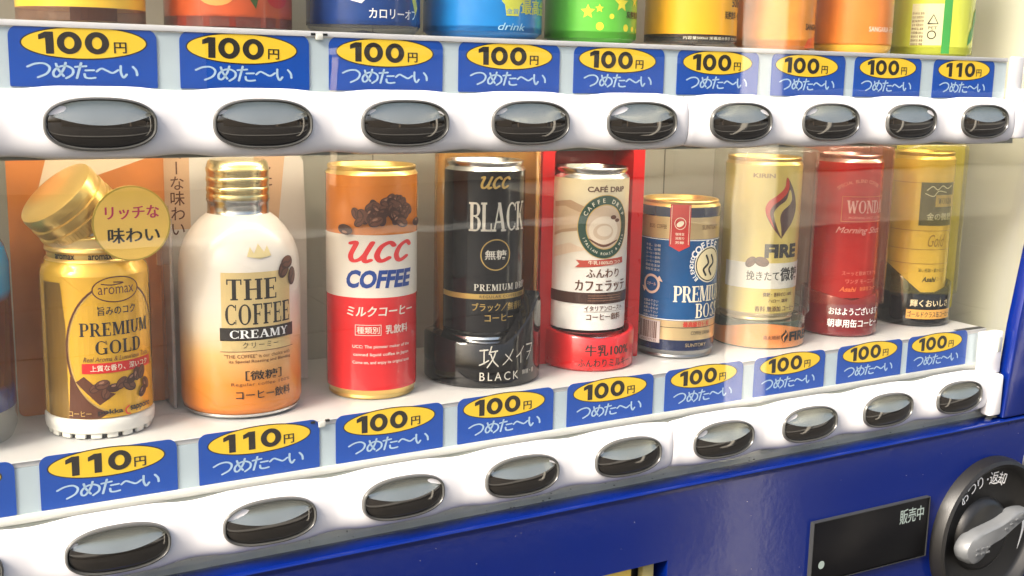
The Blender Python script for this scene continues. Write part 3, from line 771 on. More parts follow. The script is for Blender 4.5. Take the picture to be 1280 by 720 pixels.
for (x, y, l, a) in ((.0155, .0805, .0105, 1.0), (.0185, .0838, .0100, .3), (.0218, .0760, .0100, 1.4)):
    D.add("coffee_bean_print", bean(l, x, y, a), BEAN).add("coffee_bean_print", bean(l*.82, x+.0004, y+.0004, a), BEAN2).add("coffee_bean_print", crease(l, x, y, a), BEAN)
D.build(p)
c = thing("backing_card", "white backing card with brown vertical lettering around the cream bottle", "backing card", (.0890, .0990, ZS+.0005))
WC = mat("white_card", (.66, .60, .53), .35, coat=.3, noise=.08, nscale=20)
extrude("sheet", [(-.0395, 0), (.0475, 0), (.0475, .085), (.046, .132), (.036, .1475), (-.0395, .1475)], 0, .0012, WC, c)
Dc = Decal(flat(0, 0, 0))
TAN = mat("tan_print", (.62, .40, .24), .35)
Dc.add("printed_panel", poly([(-.0395, .095), (-.0215, .095), (-.0215, .1475), (-.0395, .1475)]), TAN)
Dc.add("printed_panel", poly([(.0160, .095), (.0300, .095), (.0350, .140), (.0300, .1475), (.0160, .1475)]), TAN)
for k, ch in enumerate("クリーミーな味わい"): Dc.add("lettering", glyph(ch, .0070, -.0285, .1640-k*.0086, PI/2 if ch == 'ー' else 0), BRINK)
for k, ch in enumerate("すっとした"): Dc.add("lettering", glyph(ch, .0070, .0230, .1560-k*.0086), BRINK)
Dc.build(c)
# acrylic edge riser beside the bottle
box("acrylic_edge", -.0418, -.0398, -.030, .0008, 0, .105, clear("milky_acrylic", (.85, .80, .76), .1, 1.4, .35, (.8, .72, .66)), c, bevel=.0004)

# ---------- 3 orange / white / red can
rz, fa, r = -12, -23.96, .0264
p = product("drink_can", "tall can in orange, white and red with coffee beans on top", "drink can", .1618, .0605, rz)
OM = mat("can_orange", (.62, .19, .025), .25, metal=.1, coat=.5)
WM = mat("can_cream_white", (.72, .66, .58), .28, coat=.5)
RM = mat("can_red", (.62, .018, .022), .25, coat=.5)
can_body(p, r, .1335, [(.0058, .0598, RM), (.0598, .0955, WM), (.0955, .1285, OM)], basem=GOLDM, topm=GOLDM)
UR = mat("logo_red", (.66, .03, .035), .3, coat=.3); UB = mat("logo_blue", (.012, .05, .25), .3, coat=.3)
def logo3(D, w, h, x, y, m, nm="lettering"):
    # three heavy slanted letters in one stroke style
    q = []
    def o(P, wd): q.append(stroke(P, wd, True))
    o([(-.02, .88), (.13, .90), (.06, .35), (.16, .08), (.34, .16), (.46, .42)], .15); o([(.55, .92), (.44, .30), (.50, .06), (.62, .12)], .15)
    o([(1.16, .78), (1.02, .92), (.82, .74), (.76, .34), (.90, .08), (1.10, .22)], .155)
    o([(1.70, .78), (1.56, .92), (1.36, .74), (1.30, .34), (1.44, .08), (1.66, .24)], .155)
    for s_ in q: s_[0][:] = [(a+.16*b_, b_) for a, b_ in s_[0]]
    q = join(*q); x0, x1, y0, y1 = bbox(q[0])
    D.add(nm, fit(q, w, h, x, y), m)
D = Decal(cyl(r), .0025)
logo3(D, .0400, .0128, .0008, .0860, UR)
D.add("lettering", T("COFFEE", .0410, .0105, .0002, .0705, bold=.045, shear=.22), UB)
D.add("lettering", T("ミルクコーヒー", .0420, .0058, .0010, .0520, bold=.03, shear=.15), WM)
D.add("lettering", xf(frame(.0150, .0062, .0003), -.0075, .0412), WM)
D.add("lettering", T("種類別", .0130, .0040, -.0075, .0412, bold=.005), WM)
D.add("lettering", T("乳飲料", .0150, .0052, .0100, .0414, bold=.01), WM)
for k, t in enumerate(("UCC: The pioneer maker of the", "canned liquid coffee in Japan", "Come on, and enjoy its original taste")):
    D.add("lettering", T(t, .0355 if k != 1 else .0345, .0023, .0012, .0314-k*.0046, bold=.008), WM)
pts = []
for q in range(34):
    a = random.uniform(0, 2*PI); rr = math.sqrt(random.random()); pts.append((.0050+.0125*rr*math.cos(a), .1090+.0075*rr*math.sin(a)-.0015*abs(math.cos(a))))
pts += [(-.0100, .1060), (-.0120, .1030), (-.0140, .1075)]
beans(D, "coffee_bean_print", sorted(pts, key=lambda t: -t[1]), .0072)
beans(D, "coffee_bean_print", [(-.0200, .0985), (.0230, .1020)], .0075)
D.build(p)

# ---------- 4 black can in black stand
rz, fa, r = -14, -29.41, .0250
KB = mat("can_black", (.007, .007, .008), .16, coat=.3)
p = product("drink_can", "tall black can with silver and gold lettering, standing in a black stand", "drink can", .2370, .0615, rz, ZS)
can_body(p, r, .1345, [(.0325, .1290, KB)], z0=.0262)
D = Decal(cyl(r), .0025)
logo3(D, .0190, .0078, .0005, .1225, GINK)
SI = mat("silver_ink", (.66, .62, .54), .3, metal=.3)
D.add("lettering", ST("BLACK", .0395, .0172, .0040, .1022, gap=.0), SI)
D.add("emblem", xf(ring(.0095, .0095, .0088, .0088), .0010, .0795), GINK)
D.add("lettering", T("無糖", .0135, .0058, .0010, .0795, bold=.02), SI)
D.add("lettering", ST("PREMIUM DRIP", .0400, .0040, .0080, .0598, gap=.12), SI)
D.add("label_band", rect(.0760, .0032, 0, .0542), GINK)
D.add("lettering", T("REGULAR COFFEE 100%", .0330, .0017, .0080, .0542, sp=1.2, bold=.01), BINK)
D.add("lettering", T("ブラック／無香料", .0360, .0050, .0050, .0478, bold=.01), GINK)
D.add("lettering", T("コーヒー", .0190, .0044, .0042, .0412, bold=.01), GINK)
D.build(p)

def stand(name_label, x, y, rz, ro, ri, hf, m, floor=.02, seg=96, rx=1.0):
    """moulded stand: hf(angle) gives the wall height, angle 0 = straight out to the front"""
    s = thing("display_stand", name_label, "display stand", (x, y, ZS), R_(rz), "moulded stands holding cans")
    V, F = [], []
    for k in range(seg):
        a = 2*PI*k/seg; aa = (a+PI) % (2*PI)-PI; h = hf(aa); sx, cy_ = math.sin(a)*rx, -math.cos(a)
        for rr, z in ((ro-.0015, 0), (ro, .0015), (ro, h-.0012), (ro-.0008, h), (ri+.0006, h), (ri, h-.0008), (ri, floor)):
            V.append((rr*sx, rr*cy_, z))
    for k in range(seg):
        k2 = (k+1) % seg
        for j in range(6): F.append((k*7+j, k2*7+j, k2*7+j+1, k*7+j+1))
    mesh("cup", V, F, m, s, smooth=True)
    lathe("floor", [(0, floor), (ri, floor)], m, s, 48)
    return s
def hb(a):
    d = math.degrees(a)          # the wave on the right of the stand
    return .0268+.0290*max(0, 1-abs(d-56)/50)**1.25+.0035*math.exp(-((d+80)/35)**2)
KS = mat("stand_black", (.005, .0045, .0045), .08, coat=.1, bump=.25, bscale=60)
s = stand("glossy black stand with a raised wave on its right holding the black can", .2378, .0625, -14, .0362, .0268, hb, KS, .0250)
D = Decal(cyl(.0362), .0025)
q = []
for P in ([(0, .8), (.42, .84)], [(.22, .84), (.22, .16)], [(-.02, .06), (.24, .18), (.46, .30)], [(.62, 1.0), (.50, .62)], [(.52, .72), (.95, .78)], [(.86, .76), (.70, .36), (.40, -.05)], [(.58, .62), (.74, .26), (1.0, .0)]): q.append(stroke(P, .07))
D.add("lettering", fit(join(*q), .0120, .0135, -.0055, .0195), SI)
D.add("lettering", fit(join(stroke([(.9, 1), (.5, .4), (0, 0)], .07), stroke([(.2, .7), (.8, .2)], .07)), .0070, .0095, .0065, .0190), SI)
D.add("lettering", fit(join(stroke([(.8, 1), (.4, .6), (0, .4)], .07), stroke([(.5, .68), (.5, 0)], .07)), .0058, .0105, .0150, .0195), SI)
D.add("lettering", fit(join(stroke([(0, .8), (.9, .8)], .07), stroke([(.9, .8), (.5, .3), (.1, 0)], .07), stroke([(.1, .4), (.7, .4)], .05)), .0060, .0100, .0230, .0205), SI)
D.add("lettering", T("BLACK", .0250, .0052, .0015, .0075, sp=1.4), SI)
D.add("lettering", T("無糖・香", .0110, .0030, .0225, .0085), SI)
D.build(s)
c = thing("backing_sleeve", "amber translucent sleeve standing behind the black can", "plastic sleeve", (.2440, .0700, ZS+.0005), R_(-20))
AM = clear("amber_plastic", (.90, .62, .30), .12, 1.45, .40, (.66, .36, .10), wav=.3)
pts = []
for k in range(25):
    a = R_(60+240*k/24); pts.append((.0330*math.sin(a), -.0240*math.cos(a)))
V = [(x, y, z) for z in (.0285, .1420) for x, y in pts]; n = len(pts)
F = [(i, i+1, n+i+1, n+i) for i in range(n-1)]
sh = mesh("curved_sheet", V, F, AM, c, smooth=True)
md = sh.modifiers.new("thick", 'SOLIDIFY'); md.thickness = .0008

# ---------- 5 latte can in the red stand
rz, fa, r = -17, -34.62, .0250
p = product("drink_can", "cream latte can with a round green emblem, standing in a red stand", "drink can", .3152, .0615, rz, ZS)
LM = ramp_mat("latte_print", [(0, (.76, .74, .70)), (.40, (.76, .72, .66)), (.60, (.76, .66, .50)), (1, (.72, .60, .36))], 'Z', .02, .13, .28)
can_body(p, r, .1290, [(.0262, .1225, LM)], z0=.0186)
GRN = mat("emblem_green", (.012, .055, .035), .3, coat=.4)
D = Decal(cyl(r), .0025)
CUP = mat("cup_shadow_print", (.50, .33, .20), .35)
D.add("cup_print", poly([(-.034, .085), (-.034, .107), (-.020, .109), (-.008, .104), (-.006, .094), (-.014, .090), (-.026, .088)]), CUP)
D.add("cup_print", poly([(-.034, .087), (-.026, .090), (-.014, .092), (-.008, .096), (-.012, .101), (-.024, .105), (-.034, .1035)]), mat("cup_mid_print", (.64, .47, .31), .35))
D.add("cup_print", poly([(-.034, .071), (-.034, .078), (-.020, .082), (-.008, .078), (-.018, .076), (-.028, .073)]), mat("cup_pale_print", (.72, .55, .40), .35))
D.add("lettering", T("CAFÉ DRIP", .0265, .0043, .0040, .1165, bold=.03), BRINK)
D.add("emblem", ell(.0182, .0203, 48, .0030, .0925), GINK).add("emblem", ell(.0177, .0198, 48, .0030, .0925), GRN)
D.add("emblem", ell(.0127, .0143, 48, .0030, .0925), GINK).add("emblem", ell(.0121, .0137, 48, .0030, .0925), mat("latte_foam", (.62, .47, .34), .35))
D.add("emblem", ell(.0100, .0088, 36, .0022, .0905), mat("foam_pale", (.76, .64, .50), .35)).add("emblem", ell(.0068, .0052, 32, .0018, .0895), mat("latte_foam", (.62, .47, .34), .35))
D.add("emblem", ell(.0050, .0034, 30, .0024, .0900), mat("foam_pale", (), .35))
D.add("emblem", stroke([(-.0075, .0850), (.0020, .0805), (.0120, .0840)], .0016, taper=.6), BEAN2)
D.add("emblem", ell(.0022, .0014, 14, .0085, .0985), BEAN2).add("emblem", ell(.0018, .0012, 14, .0115, .0965), BEAN2)
D.add("emblem_lettering", arc_text("CAFFE DRIP", .0150, 150, 28, .0030, .0030, .0925, ry=.0168), CREAM)
D.add("emblem_lettering", arc_text("ITALIAN ROAST & MILK", .0150, 205, 340, .0019, .0030, .0925, flip=True, ry=.0170), CREAM)
D.add("ribbon", poly([(-.0160, .0665), (-.0130, .0690), (-.0155, .0715), (-.0105, .0712), (.0180, .0728), (.0185, .0690), (-.0105, .0668)]), mat("ribbon_red", (.45, .06, .035), .35))
D.add("lettering", T("牛乳100%のコク", .0230, .0026, .0040, .0699, bold=.01), CREAM)
D.add("lettering", T("ふんわり", .0230, .0056, .0030, .0630, bold=.025), BRINK)
D.add("lettering", T("カフェラッテ", .0370, .0072, .0032, .0550, bold=.028), BRINK)
D.add("label_band", rect(.0780, .0072, 0, .0470), mat("band_brown", (.055, .025, .018), .3))
for k in range(3): D.add("lettering", rect(.024, .0003, .005, .0487-k*.0016), BEAN3)
D.add("lettering", T("イタリアンロースト", .0280, .0034, .0050, .0405, bold=.012), BRINK)
D.add("lettering", rect(.0290, .0002, .0050, .0383), BRINK)
D.add("lettering", T("コーヒー飲料", .0250, .0046, .0048, .0350, bold=.02), BRINK)
D.build(p)
RS = mat("stand_red", (.60, .012, .014), .22, coat=.6, noise=.08, nscale=50)
s = stand("bright red stand with a tall red frame around the latte can", .3170, .0615, -17, .0300, .0262, lambda a: .0212+.004*min(1, abs(a)/1.6)+.010*max(0, abs(a)/PI-.55), RS, .0178)
# the tall frame: a rounded portal of channel section behind the can
out = rrect_pts(.0740, .1480, .006, .001); inn = rrect_pts(.0570, .1340, .004, .001)
n = len(out); V = [(x, y, z+.0740) for y in (.002, .030) for x, z in out]+[(x, y, z+.0735) for y in (.002, .030) for x, z in inn]
F = []
for i in range(n):
    j = (i+1) % n
    F += [(i, j, 2*n+j, 2*n+i), (n+i, n+j, 3*n+j, 3*n+i), (i, j, n+j, n+i), (2*n+i, 2*n+j, 3*n+j, 3*n+i)]
fo = mesh("tall_frame", V, F, RS, s, bevel=0); fo.rotation_euler = (0, 0, R_(10)); fo.location = (.002, .0, 0)
box("frame_back", -.030, .030, .0285, .0296, .004, .142, RS, s).rotation_euler = (0, 0, R_(10))
D = Decal(cyl(.0300), .0025)
D.add("lettering", T("牛乳100%", .0320, .0074, .0055, .0140, bold=.022), BINK)
D.add("lettering", T("ふんわりミルキー", .0390, .0052, .0045, .0058, bold=.018), BINK)
D.build(s)

# ---------- 6 short blue and gold can
rz, fa, r = 6, -38.97, .0268
p = product("drink_can", "short blue and gold can with a red seal hanging from its rim", "drink can", .3889, .0605, rz)
BB_ = mat("can_blue", (.003, .085, .27), .25, metal=.25, coat=.6, noise=.25, nscale=30)
NV = mat("can_navy", (.012, .022, .07), .25, metal=.3, coat=.6)
GL = mat("can_gold", (.70, .52, .27), .3, metal=.6, coat=.3)
can_body(p, r, .1060, [(.0058, .0130, NV), (.0130, .0262, GL), (.0262, .0810, BB_), (.0810, .0955, GL), (.0955, .1020, NV)], basem=mat("dull_steel", (.34, .34, .34), .35, metal=1), topm=GOLDM)
def u_(lat): return U(r, lat, rz, fa)
D = Decal(cyl(r), .0025)
D.add("label_stripe", rect(.150, .0004, 0, .0216), BINK).add("label_stripe", rect(.150, .0005, 0, .0268), WINK).add("label_stripe", rect(.150, .0005, 0, .0804), WINK)
ux = u_(.0005)
D.add("seal", poly([(ux-.0068, .1040), (ux-.0068, .0765), (ux, .0730), (ux+.0068, .0765), (ux+.0068, .1040)]), mat("seal_red", (.50, .035, .03), .3, coat=.4))
D.add("seal", xf(ring(.0038, .0040, .0034, .0036), ux, .0915), CREAM).add("seal", bean(.0052, ux, .0912, .6), CREAM)
D.add("seal", rect(.0003, .026, ux-.0058, .0905), CREAM).add("seal", rect(.0003, .026, ux+.0058, .0905), CREAM)
for k, t in enumerate(("珈琲豆", "深煎り", "芳醇")): D.add("seal", T(t, .0058, .0018, ux, .0845-k*.0028, bold=.01), CREAM)
ux = u_(.0205)
D.add("emblem", ell(.0120, .0122, 40, ux, .0640), CREAM).add("emblem", ell(.0112, .0114, 40, ux, .0640), BINK).add("emblem", ell(.0104, .0106, 40, ux, .0640), mat("medal_cream", (.80, .68, .40), .4))
D.add("emblem_lettering", arc_text("COFFEE", .0142, 150, 65, .0050, ux, .0640, bold=.05), WINK)
D.add("emblem_lettering", arc_text("BLENDED", .0142, 222, 160, .0030, ux, .0640, bold=.02), WINK)
# steam-like plain flourish on the medal instead of a portrait
D.add("emblem", stroke([(ux-.003, .0570), (ux-.005, .0610), (ux-.001, .0650), (ux-.003, .0700)], .0016), BINK).add("emblem", stroke([(ux+.002, .0570), (ux, .0610), (ux+.004, .0650), (ux+.002, .0700)], .0016), BINK)
D.add("lettering", ST("PREMIUM", .0440, .0108, u_(.0000)+.0200, .0445, gap=0), CREAM)
D.add("lettering", ST("BOSS", .0230, .0098, u_(.0150)+.0090, .0330), CREAM)
D.add("lettering", T("BOSS  COFFEE", .0130, .0026, u_(-.0140), .0890), BRINK)
D.add("lettering", T("SUNTORY", .0150, .0030, u_(.0190)+.002, .0890), BRINK)
D.add("lettering", T("最高級豆使用", .0200, .0038, u_(.0110)+.004, .0240, bold=.02), RINK)
D.add("lettering", T("COFFEE DRINK", .0160, .0024, u_(.0150)+.003, .0180), BINK)
D.add("lettering", T("SANWA COFFEE"[:0] or "SUNTORY", .0160, .0024, u_(.0120)+.003, .0098), GL)
ux = u_(-.0165)
for k in range(7): D.add("small_print", T(random.choice(["コーヒー飲料", "牛乳、砂糖", "原材料名", "内容量185g", "保存方法は"]), .0120, .0019, ux, .0760-k*.0027), SI)
for k in range(5): D.add("small_print", T(random.choice(["開缶後は", "お飲み下さい", "サントリー", "お問い合わせ"]), .0120, .0019, ux, .0385-k*.0025), SI)
D.add("recycling_mark", xf(ring(.0066, .0066, .0050, .0050), ux, .0500), mat("mark_pink", (.60, .42, .34), .4))
D.add("recycling_mark", T("スチール", .0075, .0022, ux, .0500, bold=.02), mat("mark_pink", (), .4))
D.add("recycling_mark", poly([(ux+.0040, .0530), (ux+.0085, .0520), (ux+.0060, .0560)]), mat("mark_pink", (), .4)).add("recycling_mark", poly([(ux-.0085, .0480), (ux-.004, .0470), (ux-.006, .0440)]), mat("mark_pink", (), .4))
D.add("barcode", rect(.0180, .0150, ux-.0010, .0180), mat("barcode_ground", (.50, .42, .40), .4))
x = ux-.0090
while x < ux+.0060:
    w = random.choice([.0003, .0005, .0008]); D.add("barcode", rect(w, .0115, x+w/2, .0190), BRINK); x += w+random.choice([.0003, .0005])
D.add("barcode", T("4901777123", .013, .0016, ux-.001, .0118), BRINK)
D.build(p)

# ---------- sleeves: clear shells around three cans at the right
def sleeve(label, x, y, rz, rx, ry, z0, z1, m):
    t = thing("clear_sleeve", label, "plastic sleeve", (x, y, ZS), R_(rz), "clear sleeves around cans")
    pts = []
    for k in range(48):
        a = 2*PI*k/48; e = 2/3.4
        pts.append((rx*math.copysign(abs(math.sin(a))**e, math.sin(a)), -ry*math.copysign(abs(math.cos(a))**e, math.cos(a))))
    V = [(x_*q, y_*q, z) for z, q in ((z0, 1), (z1-.004, 1), (z1-.001, .985), (z1, .95)) for x_, y_ in pts]; n = 48
    F = [(j*n+i, j*n+(i+1) % n, (j+1)*n+(i+1) % n, (j+1)*n+i) for j in range(3) for i in range(n)]
    V.append((0, 0, z1)); F += [(3*n+i, 3*n+(i+1) % n, 4*n) for i in range(n)]
    o = mesh("shell", V, F, m, t, smooth=True)
    return t

# ---------- 7 yellow flame can on an orange base
rz, fa, r = -18, -42.85, .0266
p = product("drink_can", "yellow-gold can with a red and brown flame emblem", "drink can", .4625, .0605, rz, ZS)
YM = mat("can_yellow_gold", (.74, .57, .15), .26, metal=.2, coat=.5, noise=.15, nscale=25)
can_body(p, r, .1330, [(.0250, .1280, YM)], z0=.0190, basem=GL, topm=GOLDM)
D = Decal(cyl(r), .0025)
FR = mat("flame_red", (.60, .045, .02), .3, coat=.3); FB = mat("flame_brown", (.085, .030, .025), .3, coat=.3)
fl = [(0, 0), (-.24, .20), (-.40, .42), (-.36, .60), (-.14, .72), (.02, .84), (.06, 1.0), (.22, .86), (.36, .66), (.40, .48), (.30, .28), (.12, .12)]
flx, flz, flh = .0035, .0775, .0425
D.add("flame_emblem", xf(poly(smooth_pts(fl+[fl[0]], 5)[:-1]), flx, flz, flh*.72, flh), FB)
f2 = [(-.16, .14), (-.40, .42), (-.36, .60), (-.14, .72), (.02, .84), (.06, 1.0), (.14, .90), (.10, .76), (-.06, .64), (-.24, .54), (-.30, .40)]
D.add("flame_emblem", xf(poly(smooth_pts(f2+[f2[0]], 5)[:-1]), flx, flz, flh*.72, flh), FR)
f3 = [(0, .02), (-.14, .22), (-.22, .42), (-.10, .54), (.08, .64), (.16, .80), (.24, .66), (.18, .56), (.00, .46), (-.06, .34), (-.02, .18)]
D.add("flame_emblem", xf(poly(smooth_pts(f3+[f3[0]], 5)[:-1]), flx, flz, flh*.72, flh), YM)
D.add("lettering", T("KIRIN", .0150, .0030, -.0110, .1210, bold=.03), GD)
D.add("lettering", T("FIRE", .0270, .0098, .0055, .0690, bold=.055), BINK)
D.add("label_band", rect(.0760, .0180, 0, .0515), mat("band_white", (.70, .66, .60), .35))
D.add("lettering", T("挽きたて", .0230, .0068, -.0080, .0515, bold=.02), BINK).add("lettering", T("微糖", .0190, .0098, .0140, .0525, bold=.03), BINK)
beans(D, "coffee_bean_print", [(-.0170, .0610), (-.0095, .0615)], .0080)
for k, (t, h) in enumerate((("微糖・香料ゼロ 100%", .0030), ("ハロー 珈琲", .0026), ("香料 無添加 コーヒー", .0040))):
    D.add("lettering", T(t, (.024, .016, .034)[k], h, .0045, (.0385, .0340, .0283)[k], bold=.01), BRINK)
D.build(p)
OS = mat("stand_orange", (.76, .26, .06), .3, coat=.4, noise=.1, nscale=40)
s = thing("display_stand", "orange-printed smoked base carrying the yellow flame can", "display stand", (.4670, .0620, ZS), R_(-18), "moulded stands holding cans")
def band(name, r_, z0, z1, m, parent, f=None, seg=72):
    V, F = [], []
    for k in range(seg):
        a = 2*PI*k/seg; aa = (a+PI) % (2*PI)-PI; zt = f(aa) if f else z1
        for rr, z in ((r_-.0012, z0), (r_, z0+.0008), (r_, zt)): V.append((rr*math.sin(a), -rr*math.cos(a), z))
    for k in range(seg):
        for j in range(2): F.append((k*3+j, ((k+1) % seg)*3+j, ((k+1) % seg)*3+j+1, k*3+j+1))
    return mesh(name, V, F, m, parent, smooth=True)
band("printed_skirt", .0325, .0002, .016, OS, s, lambda a: .0150+.0030*math.cos(a*2.2+.6))
lathe("plinth", [(.0322, .0), (.0321, .0185), (.0315, .0192), (0, .0192)], mat("smoked_green", (.05, .07, .05), .15, coat=.5), s, 64)
lathe("plinth_shell", [(.0330, .0004), (.0330, .0240), (.0322, .0248)], SLEEVE, s, 64)
D = Decal(cyl(.0325), .0025, base=.0007)
D.add("lettering", T("FIRE", .0200, .0068, .0190, .0088, bold=.05), BINK)
D.add("lettering", xf(poly(smooth_pts(fl+[fl[0]], 4)[:-1]), .0050, .0045, .0068, .0095), BINK).add("lettering", xf(poly(smooth_pts(f3+[f3[0]], 4)[:-1]), .0050, .0045, .0068, .0095), OS)
D.add("lettering", T("直火焙煎", .0120, .0030, -.0045, .0085, bold=.01), BRINK)
D.build(s)
sleeve("clear sleeve around the yellow flame can", .4640, .0610, -18, .0325, .0325, .0245, .1385, SLEEVE)

# ---------- 8 red can with dark red base
rz, fa, r = -26, -46.72, .0248
p = product("drink_can", "glossy red can with a framed white name, seen through a red sleeve", "drink can", .5460, .0605, rz, ZS)
WR = mat("wonder_red", (.56, .012, .02), .22, metal=.3, coat=.6)
can_body(p, r, .1335, [(.0290, .1280, WR)], z0=.0230)
D = Decal(cyl(r), .0025)
PK = mat("pink_ink", (.78, .45, .36), .35)
D.add("lettering", arc_text("SPECIAL BLEND COFFEE", .0300, 125, 62, .0028, .0020, .0850), PK)
D.add("label_panel", xf(frame(.0400, .0185, .0004), .0080, .0945), GINK)
D.add("lettering", ST("WONDA", .0340, .0092, .0085, .0962, gap=.02), WINK)
D.add("lettering", T("MORNING SHOT COFFEE", .0300, .0016, .0085, .0883), PK)
D.add("lettering", T("Morning Shot", .0380, .0060, .0040, .0785, shear=.45, bold=.0), WINK)
D.add("lettering", T("スーッと飲めてキリッ", .0310, .0034, .0070, .0475), PK)
D.add("lettering", T("ワンダ モーニング", .0270, .0034, .0080, .0415), PK)
D.add("lettering", T("Asahi", .0125, .0036, -.0035, .0355, bold=.03, shear=.25), mat("orange_ink", (.80, .32, .10), .35))
D.add("lettering", T("朝専用 コーヒー", .0200, .0032, .0155, .0358, bold=.01), mat("orange_ink", (), .35))
D.build(p)
DR = mat("stand_dark_red", (.16, .012, .014), .2, coat=.6)
s = stand("dark red stand reading good morning in white Japanese under the red can", .5465, .0615, -26, .0288, .0256, lambda a: .0275+.0060*abs(math.sin(a*.9)), DR, .0225)
D = Decal(cyl(.0288), .0025)
D.add("lettering", T("おはようございます", .0420, .0056, .0040, .0195, bold=.022), WINK)
D.add("lettering", T("朝専用缶コーヒー", .0430, .0062, .0040, .0105, bold=.022), WINK)
D.build(s)
RSL = clear("red_tinted_sleeve", (.96, .72, .66), .05, 1.5, .10, (.62, .10, .05), wav=.3)
sleeve("red-tinted clear sleeve around the red can", .5455, .0615, -26, .0300, .0300, .0250, .1400, RSL)

# ---------- 9 gold can on black base
rz, fa, r = -30, -50.04, .0236
p = product("drink_can", "slender gold can with a dark square label, last of the lower row", "drink can", .6270, .0605, rz, ZS)
GG = mat("can_bright_gold", (.80, .52, .09), .24, metal=.25, coat=.6)
can_body(p, r, .1340, [(.0270, .1285, GG)], z0=.0215, topm=GOLDM)
D = Decal(cyl(r), .0025)
for z in (.0745, .0600, .0490, .1110): D.add("label_stripe", rect(.14, .0005, 0, z), GD)
DK = mat("label_olive_black", (.06, .05, .028), .3, coat=.3)
D.add("label_panel", rect(.0300, .0330, .0065, .0950), DK)
D.add("lettering", stroke([(-.004, .1055), (.0, .1085), (.004, .1060), (.008, .1090), (.013, .1070), (.018, .1090)], .0008), SI)
D.add("lettering", stroke([(-.005, .1030), (.001, .1010), (.005, .1050), (.012, .1040)], .0007), SI)
D.add("label_panel", rect(.0180, .0090, .0120, .0975), GINK)
D.add("lettering", ST("WONDA", .0150, .0045, .0125, .0975), BINK)
D.add("lettering", T("金の微糖", .0230, .0058, .0085, .0855, bold=.01), SI)
D.add("lettering", T("Gold", .0150, .0095, .0070, .0670, shear=.4, bold=0), GD)
D.add("lettering", T("深い芳醇・豊かなコク", .0240, .0030, .0060, .0440), BINK)
D.add("lettering", T("Asahi", .0115, .0040, .0030, .0370, bold=.03, shear=.25), BINK).add("lettering", T("コーヒー", .0090, .0030, .0140, .0372), GD)
D.build(p)
s = stand("black stand with gold Japanese lettering under the gold can", .6290, .0615, -30, .0274, .0244, lambda a: .0245+.0230*max(0, -math.sin(a))**1.2+.0090*max(0, math.sin(a)), KS, .0210)
D = Decal(cyl(.0274), .0025)
CG2 = mat("pale_gold_ink", (.72, .58, .34), .35)
D.add("lettering", T("輝くおいしさ", .0330, .0056, .0050, .0185, bold=.025), CG2)
D.add("label_band", rect(.0400, .0072, .0060, .0098), mat("amber_band", (.66, .34, .07), .35))
D.add("lettering", T("ゴールドクラス缶コーヒー", .0380, .0048, .0060, .0098, bold=.02), BINK)
D.build(s)
YSL = clear("yellow_tinted_sleeve", (.95, .93, .74), .05, 1.5, .07, (.60, .52, .10), wav=.3)
sleeve("yellow-tinted clear sleeve around the gold can", .6300, .0625, -30, .0292, .0292, .0260, .1400, YSL)
c = thing("backing_card", "yellow backing card standing behind the gold can at the right end", "backing card", (.6740, .0935, ZS), R_(-30))
extrude("sheet", [(x, z+.0715) for x, z in rrect_pts(.0560, .1430, .003)], 0, .001, mat("yellow_card", (.66, .56, .10), .3, coat=.4), c)

# ---------- bottle cut off at the left edge
p = product("drink_bottle", "dark plastic bottle with blue label, cut off by the left edge of the lower row", "drink bottle", -.0650, .0610, 0)
CL = clear("pet_plastic", (.90, .92, .92), .05, 1.5, .06)
lathe("base", [(0, .002), (.022, 0), (.0285, .0020), (.0310, .0080), (.0310, .0180)], CL, p)
lathe("body", [(.0306, .0180), (.0310, .0186), (.0310, .0900), (.0290, .0980)], ramp_mat("cola_print", [(0, (.02, .03, .16)), (.12, (.02, .03, .16)), (.16, (.10, .02, .015)), (.66, (.12, .025, .02)), (.72, (.02, .25, .50)), (1, (.03, .30, .55))], 'Z', .018, .10, .25), p)
lathe("neck", [(.0290, .0980), (.0240, .1080), (.0160, .1180), (.0135, .1260), (.0135, .1340)], CL, p)
lathe("screw_cap", [(.0145, .1300), (.0150, .1310), (.0150, .1440), (.0140, .1450), (0, .1450)], WHITE, p)

# ================================================================== upper row bottles
ZT = .0464
def bottle(label, x, r, colr, bands, bottom=.006, waist=None, base=None):
    p = thing("drink_bottle", label, "drink bottle", (x, .0620, ZT), 0, "drink bottles on the upper shelf")
    lathe("base", [(0, .0030), (r*.70, .0), (r*.88, .0006), (r*.97, .0035), (r, .0070), (r, bottom+.0072)], base or CL, p)
    for i, (a, b_, m) in enumerate(bands): lathe("body" if i == 0 else "body_band", [(r, a), (r, b_)], m, p)
    zt = bands[-1][1]
    lathe("shoulder", [(r, zt), (r*.97, zt+.010), (r*.80, zt+.028), (r*.52, zt+.042), (.0135, zt+.050), (.0135, zt+.058)], CL, p)
    lathe("screw_cap", [(.0145, zt+.056), (.0150, zt+.057), (.0150, zt+.070), (.0140, zt+.0715), (0, zt+.0715)], colr, p)
    return p, Decal(cyl(r), .003)
YL = mat("label_yellow", (.88, .55, .05), .3, coat=.4); BRB = mat("label_cocoa", (.26, .12, .06), .35, coat=.3)
p, D = bottle("yellow bottle with a brown band at its foot, first of the upper row", .0061, .0306, YL, [(.0010, .0075, BRB), (.0075, .1100, YL)], -.0062)
D.add("label_stripe", rect(.0220, .0060, .0, .0043), BEAN); D.build(p)
RO = mat("label_red_orange", (.55, .09, .025), .25, coat=.5, noise=.35, nscale=30); RO2 = mat("label_dark_red", (.26, .035, .02), .3, coat=.4)
p, D = bottle("orange-red bottle with a dark red foot, second of the upper row", .0805, .0330, RINK, [(.0010, .0060, RO2), (.0060, .1100, RO)], -.0062)
